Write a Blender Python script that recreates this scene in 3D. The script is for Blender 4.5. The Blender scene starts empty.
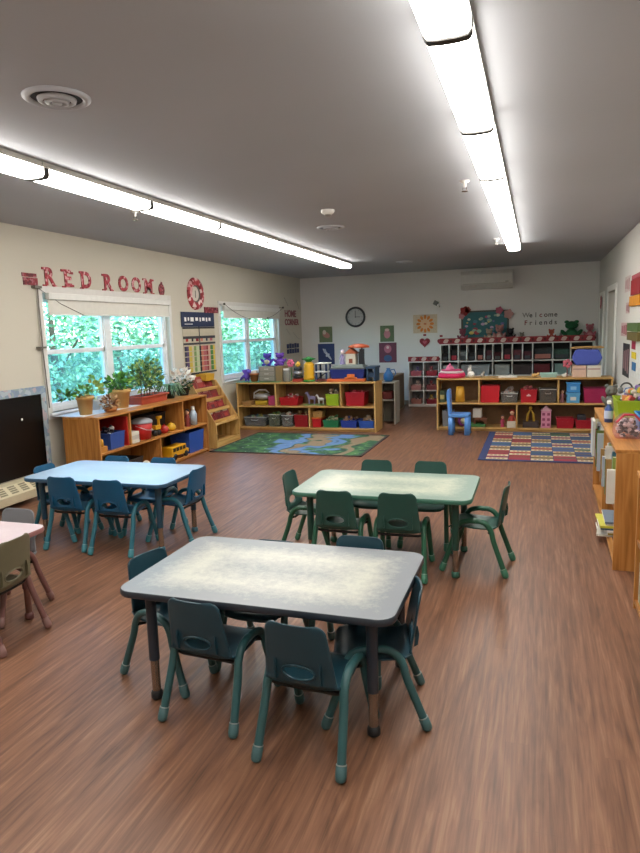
import bpy, math, random
from math import sin, cos, pi, radians, sqrt, atan2
from mathutils import Vector, Matrix
random.seed(7)
col = bpy.context.scene.collection

# ------------------------------------------------------------------ materials
def lin(c):
    if isinstance(c, str):
        c = c.lstrip('#'); c = [int(c[i:i+2], 16)/255 for i in (0, 2, 4)]
    return tuple(x/12.92 if x <= .04045 else ((x+.055)/1.055)**2.4 for x in c[:3]) + (1,)
MATS = {}
def mat(hexc, rough=.5, metal=0, spec=.5, var=.0, scale=20, bump=0, name=None, sheen=0, coat=0):
    key = (hexc, rough, metal, spec, var, scale, bump, coat)
    if key in MATS: return MATS[key]
    m = bpy.data.materials.new(name or 'paint_'+hexc.strip('#')); m.use_nodes = True
    nt = m.node_tree; b = nt.nodes['Principled BSDF']
    b.inputs['Base Color'].default_value = lin(hexc); b.inputs['Roughness'].default_value = rough
    b.inputs['Metallic'].default_value = metal; b.inputs['Specular IOR Level'].default_value = spec
    b.inputs['Coat Weight'].default_value = coat
    tc = nt.nodes.new('ShaderNodeTexCoord'); n = nt.nodes.new('ShaderNodeTexNoise'); n.inputs['Scale'].default_value = scale
    nt.links.new(tc.outputs['Object'], n.inputs['Vector'])
    mx = nt.nodes.new('ShaderNodeMix'); mx.data_type = 'RGBA'; mx.blend_type = 'MULTIPLY'
    v = max(var, .06)
    rp = nt.nodes.new('ShaderNodeMapRange'); rp.inputs[1].default_value = .3; rp.inputs[2].default_value = .7
    rp.inputs[3].default_value = 1-v; rp.inputs[4].default_value = 1
    nt.links.new(n.outputs['Fac'], rp.inputs[0])
    mx.inputs[0].default_value = 1; mx.inputs[6].default_value = lin(hexc)
    nt.links.new(rp.outputs[0], mx.inputs[7]); nt.links.new(mx.outputs[2], b.inputs['Base Color'])
    if bump:
        bp = nt.nodes.new('ShaderNodeBump'); bp.inputs['Strength'].default_value = bump; bp.inputs['Distance'].default_value = .01
        nt.links.new(n.outputs['Fac'], bp.inputs['Height']); nt.links.new(bp.outputs[0], b.inputs['Normal'])
    MATS[key] = m; return m

class NT:
    def __init__(s, name):
        s.m = bpy.data.materials.new(name); s.m.use_nodes = True; s.t = s.m.node_tree; s.b = s.t.nodes['Principled BSDF']
        s.tc = s.t.nodes.new('ShaderNodeTexCoord')
    def n(s, typ, ins=None, **kw):
        x = s.t.nodes.new('ShaderNode'+typ)
        for k, v in kw.items(): setattr(x, k, v)
        for k, v in (ins or {}).items():
            if isinstance(v, bpy.types.NodeSocket): s.t.links.new(v, x.inputs[k])
            else: x.inputs[k].default_value = v
        return x
    def L(s, a, b): s.t.links.new(a, b)
    def ramp(s, fac, stops, interp='LINEAR'):
        r = s.t.nodes.new('ShaderNodeValToRGB'); r.color_ramp.interpolation = interp
        e = r.color_ramp.elements
        while len(e) < len(stops): e.new(.5)
        for i, (p, c) in enumerate(stops): e[i].position = p; e[i].color = lin(c)
        s.L(fac, r.inputs[0]); return r.outputs[0]
    def mix(s, f, a, b, blend='MIX'):
        x = s.t.nodes.new('ShaderNodeMix'); x.data_type = 'RGBA'; x.blend_type = blend
        for i, v in ((0, f), (6, a), (7, b)):
            if isinstance(v, bpy.types.NodeSocket): s.L(v, x.inputs[i])
            elif isinstance(v, str): x.inputs[i].default_value = lin(v)
            else: x.inputs[i].default_value = v
        return x.outputs[2]
    def math(s, op, a, b=None, c=None):
        x = s.t.nodes.new('ShaderNodeMath'); x.operation = op
        for i, v in enumerate((a, b, c)):
            if v is None: continue
            if isinstance(v, bpy.types.NodeSocket): s.L(v, x.inputs[i])
            else: x.inputs[i].default_value = v
        return x.outputs[0]
    def bump(s, h, st=.2, d=.01):
        x = s.n('Bump', {'Strength': st, 'Distance': d, 'Height': h}); s.L(x.outputs[0], s.b.inputs['Normal'])

def floor_mat():
    s = NT('vinyl_plank_floor'); P = s.tc.outputs['Object']
    sep = s.n('SeparateXYZ', {0: P})
    mp = s.n('Combine'+'XYZ', {0: sep.outputs['Y'], 1: sep.outputs['X'], 2: 0.0})
    br = s.n('TexBrick', {'Vector': mp.outputs[0], 'Color1': (0.42, .42, .42, 1), 'Color2': (.6, .6, .6, 1), 'Mortar': (.2, .2, .2, 1), 'Scale': 1.0, 'Mortar Size': .0007, 'Brick Width': 1.22, 'Row Height': .09, 'Bias': 0.0})
    br.offset = .37
    st = s.n('Mapping', {0: P, 3: (60, 2.2, 1)})
    off = s.n('VectorMath', {0: st.outputs[0], 1: br.outputs['Color']}, operation='ADD')
    n1 = s.n('TexNoise', {'Vector': off.outputs[0], 'Scale': 1.0, 'Detail': 6.0, 'Roughness': .62, 'Distortion': .35})
    st2 = s.n('Mapping', {0: P, 3: (11, 1.0, 1)})
    w = s.n('TexNoise', {'Vector': st2.outputs[0], 'Scale': 1.2, 'Detail': 4.0, 'Distortion': 2.2})
    n2 = s.n('TexNoise', {'Vector': P, 'Scale': .9, 'Detail': 2.0})
    v = s.math('ADD', s.math('MULTIPLY', n1.outputs['Fac'], .62), s.math('MULTIPLY', w.outputs['Fac'], .38))
    c = s.ramp(v, [(.32, '#543a2b'), (.44, '#714e3b'), (.54, '#845d47'), (.68, '#9d775e')])
    brr = s.n('MapRange', {0: s.n('RGBToBW', {0: br.outputs['Color']}).outputs[0], 1: .2, 2: .6, 3: .86, 4: 1.03})
    c = s.mix(1.0, c, brr.outputs[0], 'MULTIPLY')
    v2 = s.n('MapRange', {0: n2.outputs['Fac'], 1: .3, 2: .7, 3: .93, 4: 1.05})
    c = s.mix(1.0, c, v2.outputs[0], 'MULTIPLY')
    s.L(c, s.b.inputs['Base Color'])
    r = s.n('MapRange', {0: n1.outputs['Fac'], 3: .34, 4: .5}); s.L(r.outputs[0], s.b.inputs['Roughness'])
    s.b.inputs['Specular IOR Level'].default_value = .45
    s.bump(n1.outputs['Fac'], .12, .002)
    return s.m
def wood_mat(name, dark, mid, light, axis=2, sc=1.0):
    s = NT(name); P = s.tc.outputs['Object']
    sc3 = [26*sc]*3; sc3[axis] = 1.6*sc
    mp = s.n('Mapping', {0: P, 3: tuple(sc3)})
    n1 = s.n('TexNoise', {'Vector': mp.outputs[0], 'Scale': 1.0, 'Detail': 5.0, 'Distortion': .6})
    mp2 = s.n('Mapping', {0: P, 3: tuple(6.0 if i != axis else 3.0 for i in range(3))})
    vo = s.n('TexVoronoi', {'Vector': mp2.outputs[0], 'Scale': .9})
    kn = s.n('MapRange', {0: vo.outputs['Distance'], 1: .03, 2: .1, 3: .45, 4: 1.0})
    c = s.ramp(n1.outputs['Fac'], [(.3, dark), (.5, mid), (.7, light)])
    c = s.mix(1.0, c, kn.outputs[0], 'MULTIPLY')
    s.L(c, s.b.inputs['Base Color']); s.b.inputs['Roughness'].default_value = .42
    s.bump(n1.outputs['Fac'], .08, .003)
    return s.m
def wall_mat(name, c1, scale=30):
    s = NT(name); n = s.n('TexNoise', {'Vector': s.tc.outputs['Object'], 'Scale': float(scale), 'Detail': 4.0})
    n2 = s.n('TexNoise', {'Vector': s.tc.outputs['Object'], 'Scale': .7})
    v = s.n('MapRange', {0: n2.outputs['Fac'], 1: .3, 2: .7, 3: .95, 4: 1.02})
    s.L(s.mix(1.0, c1, v.outputs[0], 'MULTIPLY'), s.b.inputs['Base Color']); s.b.inputs['Roughness'].default_value = .75
    s.b.inputs['Specular IOR Level'].default_value = .25
    s.bump(n.outputs['Fac'], .1, .004); return s.m
def laminate(name, base, worn, W, D, amount):
    s = NT(name); P = s.tc.outputs['Object']; sep = s.n('SeparateXYZ', {0: P})
    ax = s.math('SUBTRACT', W/2, s.math('ABSOLUTE', sep.outputs['X'])); ay = s.math('SUBTRACT', D/2, s.math('ABSOLUTE', sep.outputs['Y']))
    d = s.math('MINIMUM', ax, ay)
    n = s.n('TexNoise', {'Vector': P, 'Scale': 20.0, 'Detail': 9.0, 'Roughness': .85})
    nb = s.n('TexNoise', {'Vector': P, 'Scale': 2.2, 'Detail': 3.0})
    edge = s.n('MapRange', {0: d, 1: .03, 2: .2, 3: 0.0, 4: 1.0})
    mid = s.n('MapRange', {0: d, 1: .22, 2: .38, 3: 0.0, 4: -.25})
    v = s.math('ADD', s.math('MULTIPLY', edge.outputs[0], .42), s.math('ADD', s.math('MULTIPLY', n.outputs['Fac'], .95), s.math('ADD', mid.outputs[0], s.math('MULTIPLY', nb.outputs['Fac'], .35))))
    f = s.n('MapRange', {0: v, 1: .72, 2: 1.12, 3: 0.0, 4: amount})
    s.L(s.mix(f.outputs[0], base, worn), s.b.inputs['Base Color'])
    s.b.inputs['Roughness'].default_value = .34; s.b.inputs['Specular IOR Level'].default_value = .5
    return s.m
def speckle(name, cols, scale=60, rough=.6, alpha=None):
    s = NT(name); v = s.n('TexVoronoi', {'Vector': s.tc.outputs['Object'], 'Scale': float(scale)})
    sep = s.n('SeparateColor', {0: v.outputs['Color']})
    st = [(i/len(cols), c) for i, c in enumerate(cols)]
    s.L(s.ramp(sep.outputs[0], st, 'CONSTANT'), s.b.inputs['Base Color']); s.b.inputs['Roughness'].default_value = rough
    return s.m
def emit(name, color, strength):
    s = NT(name); s.b.inputs['Base Color'].default_value = (.8, .8, .78, 1)
    s.b.inputs['Emission Color'].default_value = lin(color); s.b.inputs['Emission Strength'].default_value = strength
    return s.m
def diffuser_mat():
    s = NT('lit_acrylic_diffuser'); s.b.inputs['Base Color'].default_value = (.8, .8, .78, 1)
    sep = s.n('SeparateXYZ', {0: s.tc.outputs['Object']})
    a = s.math('ABSOLUTE', s.math('SUBTRACT', s.math('ABSOLUTE', sep.outputs['X']), .04))
    f = s.n('MapRange', {0: a, 1: 0.0, 2: .045, 3: LAMP*1.25, 4: LAMP*.62})
    s.b.inputs['Emission Color'].default_value = (1, .955, .88, 1)
    s.L(f.outputs[0], s.b.inputs['Emission Strength']); return s.m
def glass_mat():
    m = bpy.data.materials.new('window_glass'); m.use_nodes = True; t = m.node_tree; t.nodes.clear()
    o = t.nodes.new('ShaderNodeOutputMaterial'); tr = t.nodes.new('ShaderNodeBsdfTransparent'); g = t.nodes.new('ShaderNodeBsdfGlossy')
    tr.inputs[0].default_value = (.80, .96, .97, 1); g.inputs['Roughness'].default_value = .03
    mx = t.nodes.new('ShaderNodeMixShader'); fr = t.nodes.new('ShaderNodeLayerWeight'); pw = t.nodes.new('ShaderNodeMath'); pw.operation = 'POWER'; pw.inputs[1].default_value = 5
    ad = t.nodes.new('ShaderNodeMath'); ad.operation = 'MULTIPLY_ADD'; ad.inputs[1].default_value = .6; ad.inputs[2].default_value = .03
    t.links.new(fr.outputs['Facing'], pw.inputs[0]); t.links.new(pw.outputs[0], ad.inputs[0])
    t.links.new(ad.outputs[0], mx.inputs[0]); t.links.new(tr.outputs[0], mx.inputs[1]); t.links.new(g.outputs[0], mx.inputs[2]); t.links.new(mx.outputs[0], o.inputs[0])
    return m
def clear_mat(name, tint, f=.22):
    m = bpy.data.materials.new(name); m.use_nodes = True; t = m.node_tree; b = t.nodes['Principled BSDF']
    b.inputs['Base Color'].default_value = lin(tint); b.inputs['Roughness'].default_value = .2
    o = [n for n in t.nodes if n.type == 'OUTPUT_MATERIAL'][0]; tr = t.nodes.new('ShaderNodeBsdfTransparent'); tr.inputs[0].default_value = lin(tint)
    mx = t.nodes.new('ShaderNodeMixShader'); mx.inputs[0].default_value = f
    t.links.new(tr.outputs[0], mx.inputs[1]); t.links.new(b.outputs[0], mx.inputs[2]); t.links.new(mx.outputs[0], o.inputs[0]); return m

# ------------------------------------------------------------------ mesh builder
class MB:
    def __init__(s): s.v = []; s.f = []; s.m = []; s.sm = []
    def add(s, vs, fs, mi=0, smooth=False):
        o = len(s.v); s.v += [tuple(v) for v in vs]
        for f in fs: s.f.append([i+o for i in f]); s.m.append(mi); s.sm.append(smooth)
        return s
    def box(s, x0, x1, y0, y1, z0, z1, mi=0, rot=None):
        vs = [Vector((x, y, z)) for z in (z0, z1) for y in (y0, y1) for x in (x0, x1)]
        if rot:
            c = Vector(((x0+x1)/2, (y0+y1)/2, (z0+z1)/2)); R = rot if isinstance(rot, Matrix) else Matrix.Rotation(rot, 3, 'Z')
            vs = [R @ (v-c) + c for v in vs]
        return s.add(vs, [(0, 2, 3, 1), (4, 5, 7, 6), (0, 1, 5, 4), (2, 6, 7, 3), (0, 4, 6, 2), (1, 3, 7, 5)], mi)
    def tube(s, pts, r, n=12, mi=0, caps=True, closed=False):
        P = [Vector(p) for p in pts]; N = len(P); rr = r if isinstance(r, (list, tuple)) else [r]*N
        up = None; rings = []
        for i, p in enumerate(P):
            if closed: t = P[(i+1) % N]-P[i-1]
            else: t = P[min(i+1, N-1)]-P[max(i-1, 0)]
            t.normalize()
            if up is None:
                a = Vector((0, 0, 1)) if abs(t.z) < .9 else Vector((1, 0, 0)); up = (a - t*a.dot(t)).normalized()
            else: up = (up - t*up.dot(t)).normalized()
            b = t.cross(up)
            rings.append([p + (up*cos(2*pi*k/n) + b*sin(2*pi*k/n))*rr[i] for k in range(n)])
        vs = [v for R in rings for v in R]; fs = []
        for i in range(N if closed else N-1):
            j = (i+1) % N
            for k in range(n): fs.append((i*n+k, i*n+(k+1) % n, j*n+(k+1) % n, j*n+k))
        s.add(vs, fs, mi, True)
        if caps and not closed:
            s.add(rings[0], [tuple(range(n-1, -1, -1))], mi); s.add(rings[-1], [tuple(range(n))], mi)
        return s
    def lathe(s, prof, c=(0, 0, 0), n=24, mi=0, axis='Z', sx=1, sy=1):
        vs = []; c = Vector(c)
        for r, z in prof:
            for k in range(n):
                a = 2*pi*k/n; p = (r*cos(a)*sx, r*sin(a)*sy, z)
                if axis == 'X': p = (p[2], p[0], p[1])
                if axis == 'Y': p = (p[0], p[2], p[1])
                vs.append(c+Vector(p))
        fs = []
        for i in range(len(prof)-1):
            for k in range(n): fs.append((i*n+k, i*n+(k+1) % n, (i+1)*n+(k+1) % n, (i+1)*n+k))
        s.add(vs, fs, mi, True); return s
    def ell(s, c, r, mi=0, n=12, m=8, rot=None):
        if not isinstance(r, (list, tuple)): r = (r, r, r)
        vs = []; c = Vector(c)
        for i in range(m+1):
            t = pi*i/m
            for k in range(n):
                a = 2*pi*k/n; v = Vector((r[0]*sin(t)*cos(a), r[1]*sin(t)*sin(a), r[2]*cos(t)))
                if rot: v = rot @ v
                vs.append(c+v)
        fs = [(i*n+k, (i+1)*n+k, (i+1)*n+(k+1) % n, i*n+(k+1) % n) for i in range(m) for k in range(n)]
        return s.add(vs, fs, mi, True)
    def prism(s, poly, a0, a1, axis='Z', mi=0, smooth=False):
        """extrude a 2D polygon along an axis: Z -> (x,y), X -> (y,z), Y -> (x,z)"""
        def P(p, a): return {'Z': (p[0], p[1], a), 'X': (a, p[0], p[1]), 'Y': (p[0], a, p[1])}[axis]
        n = len(poly); vs = [P(p, a0) for p in poly]+[P(p, a1) for p in poly]
        fs = [tuple(range(n-1, -1, -1)), tuple(range(n, 2*n))]+[(i, (i+1) % n, n+(i+1) % n, n+i) for i in range(n)]
        return s.add(vs, fs, mi, smooth)
    def obox(s, x0, x1, y0, y1, z0, z1, t=.004, taper=.9, mi=0):
        """open-topped box, floor slightly smaller than the mouth"""
        cx, cy = (x0+x1)/2, (y0+y1)/2
        def ring(z, k, ins):
            hx, hy = (x1-x0)/2*k-ins, (y1-y0)/2*k-ins; return [(cx-hx, cy-hy, z), (cx+hx, cy-hy, z), (cx+hx, cy+hy, z), (cx-hx, cy+hy, z)]
        vs = ring(z0, taper, 0)+ring(z1, 1, 0)+ring(z1, 1, t)+ring(z0+t, taper, t)
        fs = [(3, 2, 1, 0), (12, 13, 14, 15)]
        for a in (0, 4, 8):
            for k in range(4): fs.append((a+k, a+(k+1) % 4, a+4+(k+1) % 4, a+4+k))
        return s.add(vs, fs, mi)
    def build(s, name, mats, parent=None, local=False, bevel=0, solid=0, subsurf=0, recalc=True):
        me = bpy.data.meshes.new(name)
        off = Vector((0, 0, 0))
        if parent is not None and not local:
            q = parent
            while q is not None: off += q.location; q = q.parent
        me.from_pydata([tuple(Vector(v)-off) for v in s.v], [], s.f); me.update()
        for p, mi, sm in zip(me.polygons, s.m, s.sm): p.material_index = mi; p.use_smooth = sm
        for m in (mats if isinstance(mats, (list, tuple)) else [mats]): me.materials.append(m)
        if recalc:
            import bmesh
            bm = bmesh.new(); bm.from_mesh(me); bmesh.ops.recalc_face_normals(bm, faces=bm.faces[:]); bm.to_mesh(me); bm.free()
        o = bpy.data.objects.new(name, me); col.objects.link(o)
        if parent is not None: o.parent = parent
        if solid:
            md = o.modifiers.new('thickness', 'SOLIDIFY'); md.thickness = solid; md.offset = 0
        if bevel:
            md = o.modifiers.new('bevel', 'BEVEL'); md.width = bevel; md.segments = 2; md.limit_method = 'ANGLE'
        if subsurf:
            md = o.modifiers.new('smooth', 'SUBSURF'); md.levels = md.render_levels = subsurf
        return o
def tag(o, label, cat, group=None, kind=None):
    o['label'] = label; o['category'] = cat
    if group: o['group'] = group
    if kind: o['kind'] = kind
    return o
def thing(name, label, cat, loc=(0, 0, 0), rz=0, group=None):
    o = bpy.data.objects.new(name, None); o.empty_display_size = .05; col.objects.link(o); o.location = loc; o.rotation_euler = (0, 0, rz)
    return tag(o, label, cat, group)
def struct(o): o['kind'] = 'structure'; return o
def copy_tree(o, parent=None):
    c = o.copy(); col.objects.link(c); c.parent = parent
    for ch in list(o.children): copy_tree(ch, c)
    return c

LAMP = 12.0; SKY = .85; EXPO = 1.22
M_pine = wood_mat('honey_pine', '#94602a', '#b47a3c', '#c89050', 2)
M_pineY = wood_mat('honey_pine_lengthwise', '#94602a', '#b47a3c', '#c89050', 1)
M_pineX = wood_mat('honey_pine_crosswise', '#94602a', '#b47a3c', '#c89050', 0)
M_birch = wood_mat('birch_ply', '#a5783a', '#c19a5c', '#d2ae72', 2)
M_birchX = wood_mat('birch_ply_crosswise', '#a5783a', '#c19a5c', '#d2ae72', 0)
M_birchY = wood_mat('birch_ply_lengthwise', '#a5783a', '#c19a5c', '#d2ae72', 1)
M_white = mat('#e4e4e0', .45); M_wht = mat('#f2f2ee', .5)
M_chrome = mat('#b0a8a0', .2, 1); M_black = mat('#151517', .5)

# ------------------------------------------------------------------ room shell
WL, WR, YB, YF, H = -4.95, 1.12, 13.65, -2.0, 2.76
M_wall = wall_mat('cream_wall_paint', '#c9c4b6'); M_wallb = wall_mat('grey_white_wall_paint', '#dedddc'); M_wallr = wall_mat('white_wall_paint', '#d2d0cb')
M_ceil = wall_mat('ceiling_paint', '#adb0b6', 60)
struct(MB().box(WL-.2, WR+.2, YF-.2, YB+.2, -.1, 0).build('floor', floor_mat()))
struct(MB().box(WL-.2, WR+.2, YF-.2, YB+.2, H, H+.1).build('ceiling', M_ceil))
WIN = [(5.66, 8.14, .84, 2.11), (9.74, 12.26, .84, 2.08)]
def wall_with_holes(x0, x1, ya, yb, holes):
    b = MB(); y = ya
    for (h0, h1, z0, z1) in holes:
        b.box(x0, x1, y, h0, 0, H); b.box(x0, x1, h0, h1, 0, z0); b.box(x0, x1, h0, h1, z1, H); y = h1
    b.box(x0, x1, y, yb, 0, H); return b
struct(wall_with_holes(WL-.18, WL, YF-.2, YB+.2, WIN).build('wall_left', M_wall, recalc=False))
b = MB(); DY0, DY1, DZ = 10.75, 11.85, 2.1
struct(wall_with_holes(WR, WR+.14, YF-.2, YB+.2, [(DY0, DY1, 0.0, DZ)]).build('wall_right', M_wallr, recalc=False))
struct(MB().box(WL, WR, YB, YB+.15, 0, H).build('wall_back', M_wallb))
struct(MB().box(WL, WR, YF-.15, YF, 0, H).build('wall_front', M_wall))
struct(MB().box(WL, WL+.012, 5.9, YB, 0, .09).build('baseboard_left', mat('#a59a88', .5)))
struct(MB().box(WL, WR, YB-.012, YB, 0, .09).build('baseboard_back', mat('#a59a88', .5)))
struct(MB().box(WR-.012, WR, YF, DY0-.08, 0, .09).build('baseboard_right', mat('#a59a88', .5)))
M_screen = clear_mat('insect_screen', '#e2f1f8', .16); M_glass = glass_mat(); M_vinyl = mat('#e9edf2', .35)
for i, (y0, y1, z0, z1) in enumerate(WIN):
    w = bpy.data.objects.new('window_%d' % (i+1), None); col.objects.link(w); w.location = (WL, (y0+y1)/2, z0); w['kind'] = 'structure'
    c = MB()
    for a in ((y0-.07, y0, z0-.07, z1+.07), (y1, y1+.07, z0-.07, z1+.07), (y0, y1, z1, z1+.07), (y0, y1, z0-.07, z0)):
        c.box(WL-.005, WL+.018, *a)
    struct(c.build('casing', mat('#d8d6d2', .5), w, bevel=.003))
    f = MB(); ym = y0+(y1-y0)*.46; t = .055; xo, xi = WL-.12, WL-.045
    for a in ((y0, y0+t, z0, z1), (y1-t, y1, z0, z1), (y0+t, y1-t, z1-t, z1), (y0+t, y1-t, z0, z0+t), (ym-.055, ym+.055, z0+t, z1-t)):
        f.box(xo, xi, *a)
    struct(f.build('frame', M_vinyl, w, bevel=.004))
    zm = 1.485
    for a0, a1 in ((y0+t, ym-.055), (ym+.055, y1-t)):
        sx = MB()
        for q in ((a0, a1, zm-.025, zm+.025), (a0, a0+.035, z0+t, z1-t), (a1-.035, a1, z0+t, z1-t), (a0, a1, z0+t, z0+t+.035), (a0, a1, z1-t-.035, z1-t)):
            sx.box(WL-.105, WL-.06, *q)
        so = struct(sx.build('sash', M_vinyl, w, bevel=.003))
        if True: struct(MB().box(WL-.113, WL-.110, a0+.01, a1-.01, z0+t, zm).build('insect_screen', M_screen, w))
        struct(MB().box(WL-.086, WL-.082, a0+.03, a1-.03, z0+t+.03, z1-t-.03).build('pane', M_glass, so))
    # stool/sill
    struct(MB().box(WL-.12, WL+.05, y0-.05, y1+.05, z0-.025, z0).build('sill', M_vinyl, w, bevel=.004))
    B = thing('roller_blind', ['white roller blind rolled up over the near window, above the potted plants', 'white roller blind rolled up over the far window in the left wall'][i], 'blind', (WL+.02, (y0+y1)/2, 1.89))
    MB().box(WL+.02, WL+.075, y0+.03, y1-.03, z1-.07, z1+.0).build('headbox', M_white, B, bevel=.006)
    MB().box(WL+.035, WL+.043, y0+.05, y1-.05, 1.89, z1-.05).build('fabric', mat('#dcdad2', .8), B)
    MB().tube([(WL+.039, y0+.05, 1.885), (WL+.039, y1-.05, 1.885)], .009, 8).build('bottom_bar', M_white, B)
# curtain wires round the windows
o = MB().tube([(WL+.03, 5.6, .9), (WL+.03, 5.58, 1.5), (WL+.03, 5.585, 2.16)], .006, 6).box(WL, WL+.05, 5.53, 5.63, 2.15, 2.175).box(WL, WL+.05, 5.52, 5.62, 1.53, 1.55).tube([(WL+.03, 5.6, 2.15), (WL+.045, 5.9, 2.0), (WL+.06, 6.25, 1.88)], .004, 6).build('blind_cord', mat('#6d6a60', .5))
tag(o, 'thin dark cord with brackets hanging beside the near window', 'cord')
pts = [(WL+.11, 9.7+2.6*t, 2.10-.28*4*t*(1-t)*.9) for t in [k/16 for k in range(17)]]
b = MB().tube(pts, .004, 6)
for k in (0, 6, 11, 16): b.ell(pts[k], .02, 0, 8, 6)
b.tube([(WL+.002, 9.7, 2.1), pts[0]], .004, 6); b.tube([(WL+.002, 12.3, 2.1), pts[-1]], .004, 6)
tag(b.build('string_garland', mat('#55524c', .6)), 'thin dark string with small clips sagging across the far window', 'garland')

# door in right wall
d = bpy.data.objects.new('door_1', None); col.objects.link(d); d.location = (WR, DY0, 0); d['kind'] = 'structure'
c = MB()
for a in ((DY0-.09, DY0, 0, DZ+.09), (DY1, DY1+.09, 0, DZ+.09), (DY0, DY1, DZ, DZ+.09)): c.box(WR-.02, WR+.01, *a)
struct(c.build('casing', M_wht, d, bevel=.003))
struct(MB().box(WR+.10, WR+.14, DY0, DY1, 0, DZ).box(WR+.088, WR+.10, DY0+.15, DY1-.15, .2, .95).box(WR+.088, WR+.10, DY0+.15, DY1-.15, 1.1, 1.95).build('door_leaf', mat('#b3ae9c', .5), d, bevel=.004))
struct(MB().tube([(WR+.1, DY0+.1, 1.0), (WR+.05, DY0+.1, 1.0)], .01, 8).ell((WR+.04, DY0+.1, 1.0), .028).build('door_handle', M_chrome, d))
struct(MB().box(WR-.02, WR+.004, 12.55, 12.66, 0, 2.15).box(WR-.02, WR+.004, 13.25, 13.36, 0, 2.15).box(WR-.02, WR+.004, 12.66, 13.25, 2.06, 2.15).build('trim_1', M_wht))
struct(MB().box(WR-.008, WR+.004, 12.66, 13.25, 0, 2.06).build('door_2', mat('#c5c3be', .5)))

# ------------------------------------------------------------------ camera
yaw, pitch, roll, fpx, hc = 0.324492, 0.1477145, -0.0316653, 647.2512, 1.6292975
cy, sy, cp, sp = cos(yaw), sin(yaw), cos(pitch), sin(pitch)
fwd = Vector((-sy*cp, cy*cp, -sp)); right = Vector((cy, sy, 0)); up = right.cross(fwd)
r2 = right*cos(roll)+up*sin(roll); u2 = -right*sin(roll)+up*cos(roll)
cam = bpy.data.cameras.new('camera'); co = bpy.data.objects.new('camera', cam); col.objects.link(co)
co.matrix_world = Matrix(((r2.x, u2.x, -fwd.x, 0), (r2.y, u2.y, -fwd.y, 0), (r2.z, u2.z, -fwd.z, hc), (0, 0, 0, 1)))
cam.sensor_fit = 'HORIZONTAL'; cam.sensor_width = 36; cam.lens = fpx/640*36; cam.clip_start = .05; cam.clip_end = 300
bpy.context.scene.camera = co

# ------------------------------------------------------------------ lights on the ceiling
M_diff = diffuser_mat(); M_house = mat('#c9c6bd', .4); M_cap = mat('#2b2925', .6)
def fixture():
    t = thing('fluorescent_light', 'x', 'ceiling light')
    MB().box(-.06, .06, -.605, .605, -.04, 0).box(-.088, .088, -.605, .605, -.045, -.034).build('housing', M_house, t, local=True)
    prof = [(-.085, -.044), (-.085, -.085), (-.072, -.1), (-.03, -.104), (.03, -.104), (.072, -.1), (.085, -.085), (.085, -.044)]
    MB().prism(prof, -.587, .587, 'Y').build('diffuser', M_diff, t, local=True)
    for s in (-1, 1):
        p2 = [(x*1.04, -.04+(z+.04)*1.10) for x, z in prof]
        MB().prism(p2, s*.588, s*.609, 'Y').build('end_cap', M_cap, t, local=True)
    return t
fx = fixture(); first = True
ordw = ['nearest', 'second', 'third', 'fourth', 'fifth', 'sixth', 'seventh', 'eighth', 'ninth']
for row, (x, y0, n, nm) in enumerate(((-.325, 2.56-1.22*3+.61, 9, 'right'), (-3.10, 3.60-1.22*3+.61, 9, 'left'))):
    for k in range(n):
        o = fx if first else copy_tree(fx); first = False
        o.location = (x, y0+1.22*k, H)
        vis = k-2 if row == 0 else k-2
        if vis < 0: lab = 'lit fluorescent fixture of the %s row, overhead before the picture begins' % nm; lab = lab if k == 0 else lab.replace('overhead', 'just overhead')
        else: lab = 'lit fluorescent fixture, %s from the camera in the %s-hand ceiling row' % (ordw[vis], nm)
        o['label'] = lab; o['group'] = 'fluorescent lights of the %s row' % nm
M_vent = mat('#b9bdc4', .45); M_dk = mat('#33343a', .6)
def vent(x, y, lab):
    t = thing('ceiling_vent', lab, 'vent', (x, y, H), 0, 'round ceiling vents')
    MB().lathe([(.155, 0), (.155, -.006), (.135, -.018), (.118, -.01), (.118, 0)], (x, y, H), 32).build('flange', M_vent, t)
    MB().lathe([(.118, -.002), (.0, -.002)], (x, y, H), 32).build('throat', M_dk, t)
    for r, z in ((.09, -.02), (.058, -.026), (.026, -.03)):
        MB().lathe([(r, z+.012), (r-.004, z), (r-.022, z-.006), (r-.026, z+.006)], (x, y, H), 28).build('cone_ring', M_vent, t)
vent(-2.18, 2.72, 'round white ceiling vent, the large one nearest the camera')
vent(-2.2, 7.13, 'round ceiling vent behind the smoke detector, mid room')
vent(-2.2, 11.42, 'round ceiling vent farthest away, close to the back wall')
def sprink(x, y, lab):
    t = thing('sprinkler_head', lab, 'sprinkler', (x, y, H), 0, 'ceiling sprinklers')
    MB().lathe([(.04, 0), (.04, -.008), (.012, -.02), (.012, -.05)], (x, y, H), 16).build('escutcheon', M_white, t)
    MB().tube([(x-.014, y, H-.05), (x-.014, y, H-.08)], .003, 6).tube([(x+.014, y, H-.05), (x+.014, y, H-.08)], .003, 6).lathe([(0, -.083), (.026, -.083), (.026, -.08), (0, -.08)], (x, y, H), 14).build('deflector', M_chrome, t)
sprink(-.56, 5.44, 'white sprinkler head beside the right light row, the nearer one')
sprink(-.53, 9.18, 'white sprinkler head beside the right light row, the farther one')
sprink(-3.5, 5.3, 'small sprinkler head between the left light row and the window wall')
t = thing('smoke_detector', 'white smoke detector on the ceiling before the middle vent', 'smoke detector', (-1.91, 6.11, H))
MB().lathe([(.065, 0), (.065, -.02), (.052, -.035), (.03, -.045)], (-1.91, 6.11, H), 24).build('cover', M_wht, t)
MB().lathe([(.03, -.04), (.026, -.06), (0, -.06)], (-1.91, 6.11, H), 20).build('sensor', mat('#8b8b88', .5), t)

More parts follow.
